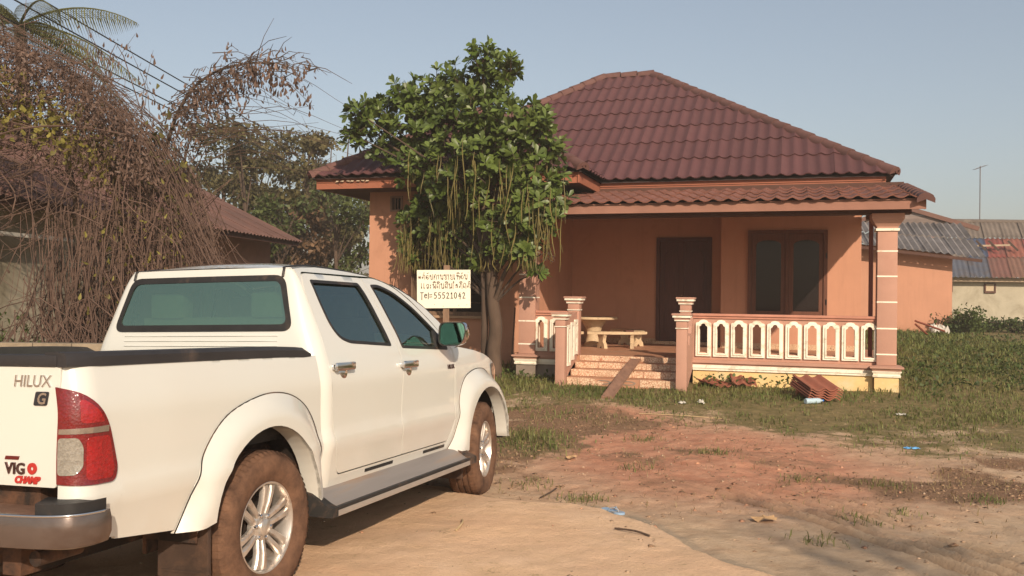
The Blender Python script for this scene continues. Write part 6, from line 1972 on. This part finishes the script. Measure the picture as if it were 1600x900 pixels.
DG = {'T': [[(0, 1), (.9, 1.02)], [(.45, 1), (.42, -.25)]], 'e': [[(.1, .45), (.7, .5)], arc(.4, .42, .34, 20, 330, 12)], 'l': [[(.3, 1.0), (.25, -.1)]], '=': [[(.0, .62), (.75, .64)], [(.0, .25), (.75, .27)]],
      '5': [[(.75, 1.0), (.2, .98), (.15, .55), (.5, .62), (.75, .4), (.65, .1), (.3, -.02), (.05, .08)]], '2': [[(.1, .75), (.3, 1.0), (.65, .9), (.6, .55), (.1, .0), (.85, .02)]], '1': [[(.15, .75), (.45, 1.0), (.42, .0)], [(.1, .0), (.75, .02)]],
      '0': [arc(.42, .5, .34, 90, 450, 14, .5)], '4': [[(.55, 1.0), (.1, .35), (.85, .38)], [(.6, .75), (.55, -.15)]]}
t2 = MB(); x = -.355
for ch, adv in zip('Tel=55521042', (.058, .045, .030, .066, .062, .060, .060, .060, .054, .062, .062, .06)):
    w_ = .05
    for st in DG[ch]: ribbon(t2, [(x + p[0] * w_, zt + .145 + p[1] * .085) for p in st], .0115)
    x += adv
t2.build('lettering', ink_k, sg.children[0], fix=False)
nl_ = MB()
for a, b_ in ((-.15, .055), (-.02, .03), (.21, .04), (.33, .05), (-.36, .52), (.35, .53)): nl_.lathe([(.006, -.0145), (.0, -.016)], 6, (a, 0, zb + b_), 'y')
nl_.build('nail', M('nail', (.2, .14, .1), .5), sg.children[0], kind='stuff')

# ---------------------------------------------------------------- things on and around the porch
def hpos(u, v, z): return (float(HOUSE_O[0] + .954 * u + .3 * v), float(HOUSE_O[1] - .3 * u + .954 * v), z)
HR = -math.atan2(.3, .954)
terr = M('cream terrazzo', (.56, .42, .26), .6, .12, 14, .08, 60, dirt=((.30, .20, .12), .3, 5))
tb_ = thing('stone_table', 'round cream stone table on a flared pedestal on the porch floor', 'table', hpos(.62, 2.7, .5505))
MB().lathe([(0, .535), (.46, .535), (.485, .548), (.485, .575), (.47, .59), (0, .59)], 32).build('tabletop', terr, tb_, 40)
MB().lathe([(0, 0), (.20, 0), (.205, .03), (.16, .08), (.135, .22), (.17, .38), (.25, .50), (.26, .533), (0, .533)], 24).build('pedestal', terr, tb_, 40)
def bench(lb, u, v, rz):
    t = thing('stone_bench', lb, 'bench', hpos(u, v, .5505), HR + rz, 'curved stone benches round the porch table')
    R_ = .85
    o_ = [(R_ * math.sin(a), R_ - R_ * math.cos(a)) for a in np.linspace(-.58, .58, 13)]
    i_ = [((R_ + .28) * math.sin(a), R_ - (R_ + .28) * math.cos(a)) for a in np.linspace(.56, -.56, 13)]
    MB().plate(o_ + i_, (), .275, .325, lambda a, b_, t_: (a, b_ + .14, t_)).build('seat', terr, t, 40)
    for sgn in (-1, 1):
        cx = sgn * .30
        p = [(-.14, 0), (-.05, 0), (0, .05), (.05, 0), (.14, 0), (.13, .07), (.075, .13), (.085, .20), (.13, .273), (-.13, .273), (-.085, .20), (-.075, .13), (-.13, .07)]
        ca, sa = math.cos(-sgn * .3 + PI / 2), math.sin(-sgn * .3 + PI / 2)
        MB().plate(p, (), -.035, .035, lambda a, b_, t_: (cx + a * ca - t_ * sa, .04 + a * sa + t_ * ca, b_)).build('leg', terr, t)
    return t
bench('curved cream stone bench in front of the porch table nearest the steps', 1.22, 2.15, .45)
bench('curved cream stone bench behind the table against the wall by the door', 1.30, 3.35, 2.2)
bench('curved stone bench mostly hidden behind the left newel post', .10, 2.05, -.9)
kb = thing('folded_cloth', 'small dark folded cloth lying on the stone bench', 'cloth', hpos(1.42, 2.22, .8775), .3)
MB().bbox(-.09, .09, -.06, .06, 0, .025, .01).build('cloth', M('dark cloth', (.12, .05, .04), .9), kb, 40)
# plank leaning on the steps
p0 = Vector((1.40, 13.12, Z(1.40, 13.12) + .02)); p1 = Vector(hpos(1.98, -.28, .52))
mb = MB(); mb.obox(p0, p1, .17, .035)
pl = mb.build('plank', M('reddish old plank', (.27, .15, .10), .85, .25, 3, .2, 25, stretch=(6, 1, 6)), None)
tag(pl, 'long brown plank leaning up the front steps from the dirt', 'plank')
# grey boards propped behind the tree trunk
for k, (a, b_, h_, lb) in enumerate(((.02, 0, 1.15, 'grey weathered board propped upright behind the tree trunk, nearer the trunk'), (.20, .06, 1.0, 'thin grey board leaning behind the tree trunk, nearer the porch column'))):
    zz = Z(-.05 + a, 16.45)
    o = MB().obox((-.02 + a, 16.40 + b_, zz - .05), (.04 + a, 16.66 + b_, zz + h_), .20 - .1 * k, .03, (1, 0, 0)).build('board', wood_g, None)
    tag(o, lb, 'board')

# loose roof tiles: a stack and a small heap
tile_loose = M('loose red roof tile', (.30, .105, .065), .8, .14, 5, .15, 40, dirt=((.20, .09, .06), .35, 4), obj_var=.2)
def loose_tile_me():
    n_ = 20; W_ = .50; L_ = .62
    vs, fs = [], []
    for t in (0, L_):
        for dz in (0, -.016):
            for i in range(n_ + 1):
                s = i / n_ * W_
                vs.append((s - W_ / 2, t, .045 * (.5 + .5 * math.cos(2 * PI * (s - .02) / .2)) ** 1.3 + dz))
    m_ = n_ + 1
    for i in range(n_):
        fs += [(i, i + 1, 2 * m_ + i + 1, 2 * m_ + i), (m_ + i + 1, m_ + i, 3 * m_ + i, 3 * m_ + i + 1), (m_ + i, m_ + i + 1, i + 1, i), (2 * m_ + i, 2 * m_ + i + 1, 3 * m_ + i + 1, 3 * m_ + i)]
    fs += [(0, 2 * m_, 3 * m_, m_), (n_, m_ + n_, 3 * m_ + n_, 2 * m_ + n_)]
    me = bpy.data.meshes.new('loose_tile'); me.from_pydata(vs, [], fs); me.materials.append(tile_loose); me.shade_smooth(); me.set_sharp_from_angle(angle=.8)
    return me
LT = loose_tile_me()
names_ = ['bottom', 'second from the bottom', 'middle', 'second from the top', 'top']
sx, sy = 4.52, 13.02; sz = Z(sx, sy) + .02
for k in range(5):
    o = bpy.data.objects.new('loose_tile', LT); C.objects.link(o)
    o.location = (sx + random.uniform(-.012, .012) + .012 * k, sy + random.uniform(-.012, .012), sz + .016 + k * .034)
    o.rotation_euler = (.22, random.uniform(-.01, .01), .14 + random.uniform(-.03, .03))
    tag(o, 'red double wave roof tile, %s of the stack by the railing' % names_[k], 'roof tile', 'loose roof tiles lying on the grass')
bl_ = MB().bbox(sx - .22, sx + .2, sy + .50, sy + .62, Z(sx, sy + .55) - .05, Z(sx, sy + .55) + .13, .008).build('brick', M('old brick', (.28, .12, .07), .9), None)
tag(bl_, 'old brick propping the rear of the roof tile stack', 'brick')
for k, (x, y, rz, tx, lb) in enumerate(((3.42, 14.36, .5, .12, 'red roof tile lying flat in weeds near the newel post, left one of two'), (3.70, 14.30, -.15, .2, 'red roof tile overlapping another in weeds near the newel post'))):
    o = bpy.data.objects.new('loose_tile', LT); C.objects.link(o)
    o.location = (x, y, Z(x, y) + .03 + .05 * k); o.rotation_euler = (tx, .1 * k, rz); o.scale = (.8, .8, .9)
    tag(o, lb, 'roof tile', 'loose roof tiles lying on the grass')
# litter
bt = thing('plastic_bottle', 'pale blue crushed plastic bottle lying below the tile stack', 'bottle', (4.30, 12.82, Z(4.30, 12.82) + .045), .35)
pet, n, l, b = nodes_of('pale blue plastic'); b.inputs['Base Color'].default_value = (.42, .55, .62, 1); b.inputs['Roughness'].default_value = .25
MB().lathe([(0, -.14), (.036, -.14), (.042, -.12), (.038, -.04), (.042, .0), (.038, .03), (.042, .06), (.036, .10), (.016, .135), (.014, .15)], 14, (0, 0, 0), 'x').build('body', pet, bt, 40)
MB().lathe([(.017, .148), (.017, .168), (0, .168)], 12, (0, 0, 0), 'x').build('cap', M('blue cap', (.05, .15, .45), .4), bt)
sd = thing('flip_flop', 'lone blue rubber flip flop sandal on the red dirt', 'sandal', (.73, 6.93, Z(.73, 6.93) + .004), -.95)
sd.scale = (.8, .8, .8)
blue_r = M('faded blue rubber', (.26, .38, .52), .7, .15, 12, dirt=((.35, .28, .2), .35, 9))
MB().plate(smooth_line([(0, -.045), (.10, -.03), (.18, -.045), (.235, -.03), (.255, .01), (.235, .045), (.16, .05), (.08, .032), (.0, .04), (-.02, 0), (0, -.045)], 4)[:-1], (), 0, .018, lambda a, b_, t_: (a, b_, t_)).build('sole', blue_r, sd, 40)
MB().tube(smooth_line([(.09, -.035, .015), (.13, -.02, .05), (.185, .0, .04), (.19, .002, .016)], 4), .006, 6).tube(smooth_line([(.09, .038, .015), (.13, .025, .05), (.185, .0, .04)], 4), .006, 6).build('strap', blue_r, sd, 60)
def crumple(name, lb, x, y, w, d, h, mat, cat, seed, group=None, rz=0):
    r = np.random.default_rng(seed)
    n_ = 9; vs = []
    for j in range(n_):
        for i in range(n_):
            a, b_ = i / (n_ - 1) - .5, j / (n_ - 1) - .5
            e = max(0, 1 - 1.8 * max(abs(a), abs(b_)))
            vs.append((w * (a + r.normal(0, .03)), d * (b_ + r.normal(0, .03)), h * (r.random() * .8 * min(1, e * 2 + .25))))
    fs = [(j * n_ + i, j * n_ + i + 1, (j + 1) * n_ + i + 1, (j + 1) * n_ + i) for j in range(n_ - 1) for i in range(n_ - 1)]
    o = mesh_obj(name, vs, fs, mat, None, None, label=lb, cat=cat, group=group)
    o.location = (x, y, Z(x, y) + .006); o.rotation_euler = (0, 0, rz)
    return o
white_pl = M('white plastic film', (.50, .47, .41), .45, .08, 20)
blue_pl = M('blue plastic film', (.12, .34, .62), .45, .1, 20)
crumple('plastic_scrap', 'bright blue plastic scrap on the short grass at right', 4.39, 9.86, .15, .08, .03, blue_pl, 'litter', 1)
crumple('plastic_bag', 'white crumpled plastic bag in the grass below the steps, left one', 2.42, 12.74, .10, .08, .05, white_pl, 'litter', 2)
crumple('plastic_bag', 'white crumpled wrapper in the grass in front of the loose tiles', 2.69, 12.76, .09, .11, .08, white_pl, 'litter', 3)
crumple('plastic_bag', 'white crumpled bag lying beside the annex wall', 12.85, 27.2, .5, .4, .45, white_pl, 'litter', 4)
crumple('paper_scrap', 'pale paper scrap near the tyre tracks at right', 5.2, 12.0, .16, .1, .03, white_pl, 'litter', 5)
def dry_leaf(lb, x, y, s, rz, seed):
    r = np.random.default_rng(seed); k = 14
    P = [(s * (1 + .35 * math.sin(5 * t) ** 2) * math.cos(t), s * .55 * (1 + .35 * math.sin(5 * t) ** 2) * math.sin(t)) for t in np.linspace(0, 2 * PI, k + 1)[:-1]]
    vs = [(0, 0, .03)] + [(a, b_, .008 + .03 * r.random()) for a, b_ in P]
    o = mesh_obj('fallen_leaf', vs, [(0, 1 + i, 1 + (i + 1) % k) for i in range(k)], M('fallen leaf', (.48, .30, .15), .8, .2, 20), None, label=lb, cat='leaf', group='large fallen leaves')
    o.location = (x, y, Z(x, y) + .005); o.rotation_euler = (0, 0, rz)
dry_leaf('large curled tan leaf on the sand in the lower right', 1.84, 6.53, .085, .2, 1)
dry_leaf('curled tan leaf on the brown litter beside the pickup', .62, 9.1, .07, 1.2, 2)
for k, (x0, y0, x1, y1, lb) in enumerate(((.72, 6.15, .92, 5.92, 'short dark stick on the edge of the red dirt'), (-.35, 6.0, -.33, 6.35, 'thin straw on the pale dust beside the front wheel'), (1.7, 11.95, 2.75, 11.75, 'long pale straw stick in the grass'), (.25, 7.35, .4, 7.75, 'bent grey twig near the end of the pale dust'))):
    P = smooth_line([(x0, y0, Z(x0, y0) + .012), ((x0 + x1) / 2 + .02, (y0 + y1) / 2, Z((x0 + x1) / 2, (y0 + y1) / 2) + .018), (x1, y1, Z(x1, y1) + .012)], 3)
    o = MB().tube(P, .007 if k != 2 else .006, 6).build('stick', M('pale straw', (.45, .33, .18), .9) if k in (1, 2) else bark_d, None, 60)
    tag(o, lb, 'stick', 'sticks on the ground')
# leaning sticks by the annex
for k, (a, b_, lb) in enumerate(((( 11.45, 25.6, .95), (12.9, 26.9, .62), 'reddish pole lying aslant in front of the annex wall, upper one'), ((11.5, 25.7, .85), (12.4, 26.6, .40), 'reddish pole lying aslant in front of the annex wall, lower one'))):
    o = MB().tube([a, b_], .03, 7).build('pole', M('red brown pipe', (.22, .06, .035), .5), None, 60)
    tag(o, lb, 'pole')
# pebbles and leaf litter over the yard
def bits(name, nn, dens, size, mat, seed, flat=.5):
    x, y = scatter(nn, -2.5, 8, 5.0, 14, dens, seed)
    k = len(x); r = np.random.default_rng(seed + 1)
    T_ = np.array([(1, 0, 0), (-.5, .87, 0), (-.5, -.87, 0), (0, 0, 1.0), (.2, .1, -.6)]); F_ = np.array([(0, 1, 3), (1, 2, 3), (2, 0, 3), (1, 0, 4), (2, 1, 4), (0, 2, 4)])
    s_ = size * (.35 + r.random(k) ** 3 * 1.6)
    a = r.random(k) * 6.28
    R_ = np.zeros((k, 3, 3)); R_[:, 0, 0] = np.cos(a); R_[:, 0, 1] = -np.sin(a); R_[:, 1, 0] = np.sin(a); R_[:, 1, 1] = np.cos(a); R_[:, 2, 2] = flat
    leaves_mesh(name, np.stack([x, y, gz(x, y)], -1), R_, s_, mat, None, T_, F_)
peb = leafm('pebble', (.30, .20, .13), (.48, .34, .22), trans=0, scale=20)
bits('pebbles', 9000, lambda x, y: (.15 + .6 * (fbm(x * 2, y * 2) > .55)) * (1 - .8 * slab(x, y)) * (1 - grass_m(x, y)), .012, peb, 51)
bits('leaf_litter', 26000, lambda x, y: np.clip(litter_m(x, y) * .8 + .05, 0, 1) * (1 - .93 * slab(x, y)) * off_house(x, y), .020, leafm('leaf litter', (.12, .065, .035), (.30, .19, .11), trans=0, scale=20), 53, .35)
bits('clods', 2600, lambda x, y: red_m(x, y) * .7 * (1 - grass_m(x, y)) ** 3, .018, leafm('earth clod', (.34, .17, .10), (.46, .25, .15), trans=0, scale=20), 55, .6)

# power lines along the lane at the left
wire = M('black cable', (.03, .028, .027), .6)
for k, (x0, z0, lb) in enumerate(((-9.15, 7.35, 'uppermost of the black power lines at the upper left'), (-8.95, 6.95, 'second black power line from the top at the upper left'), (-9.3, 6.72, 'third black power line from the top at the upper left'), (-9.45, 6.62, 'lowest of the black power lines at the upper left'))):
    P = [(x0 + .055 * (y - 17), y, z0 + .0 - .9 * (1 - ((y - 35) / 30) ** 2) * .35) for y in np.linspace(5, 66, 30)]
    o = MB().tube(P, .016, 5, False).build('power_line', wire, None, 60)
    tag(o, lb, 'power line', 'power lines over the neighbour house')
# ---------------------------------------------------------------- dusty dry-season air
hm = bpy.data.materials.new('dusty haze')
hm.use_nodes = True
hn, hl = hm.node_tree.nodes, hm.node_tree.links
hn.remove(hn['Principled BSDF'])
pv = hn.new('ShaderNodeVolumePrincipled')
pv.inputs['Color'].default_value = (.90, .80, .70, 1)
pv.inputs['Density'].default_value = .0026
pv.inputs['Anisotropy'].default_value = .1
hl.new(pv.outputs[0], hn['Material Output'].inputs['Volume'])
g_lo = float(GZ.min()) - 1.0
haze = MB().box(gx[0] - 5, gx[-1] + 5, gy[0] - 5, gy[-1] + 5, g_lo, 10.6).build('haze', hm, None)
haze['kind'] = 'stuff'
S.cycles.volume_bounces = 0
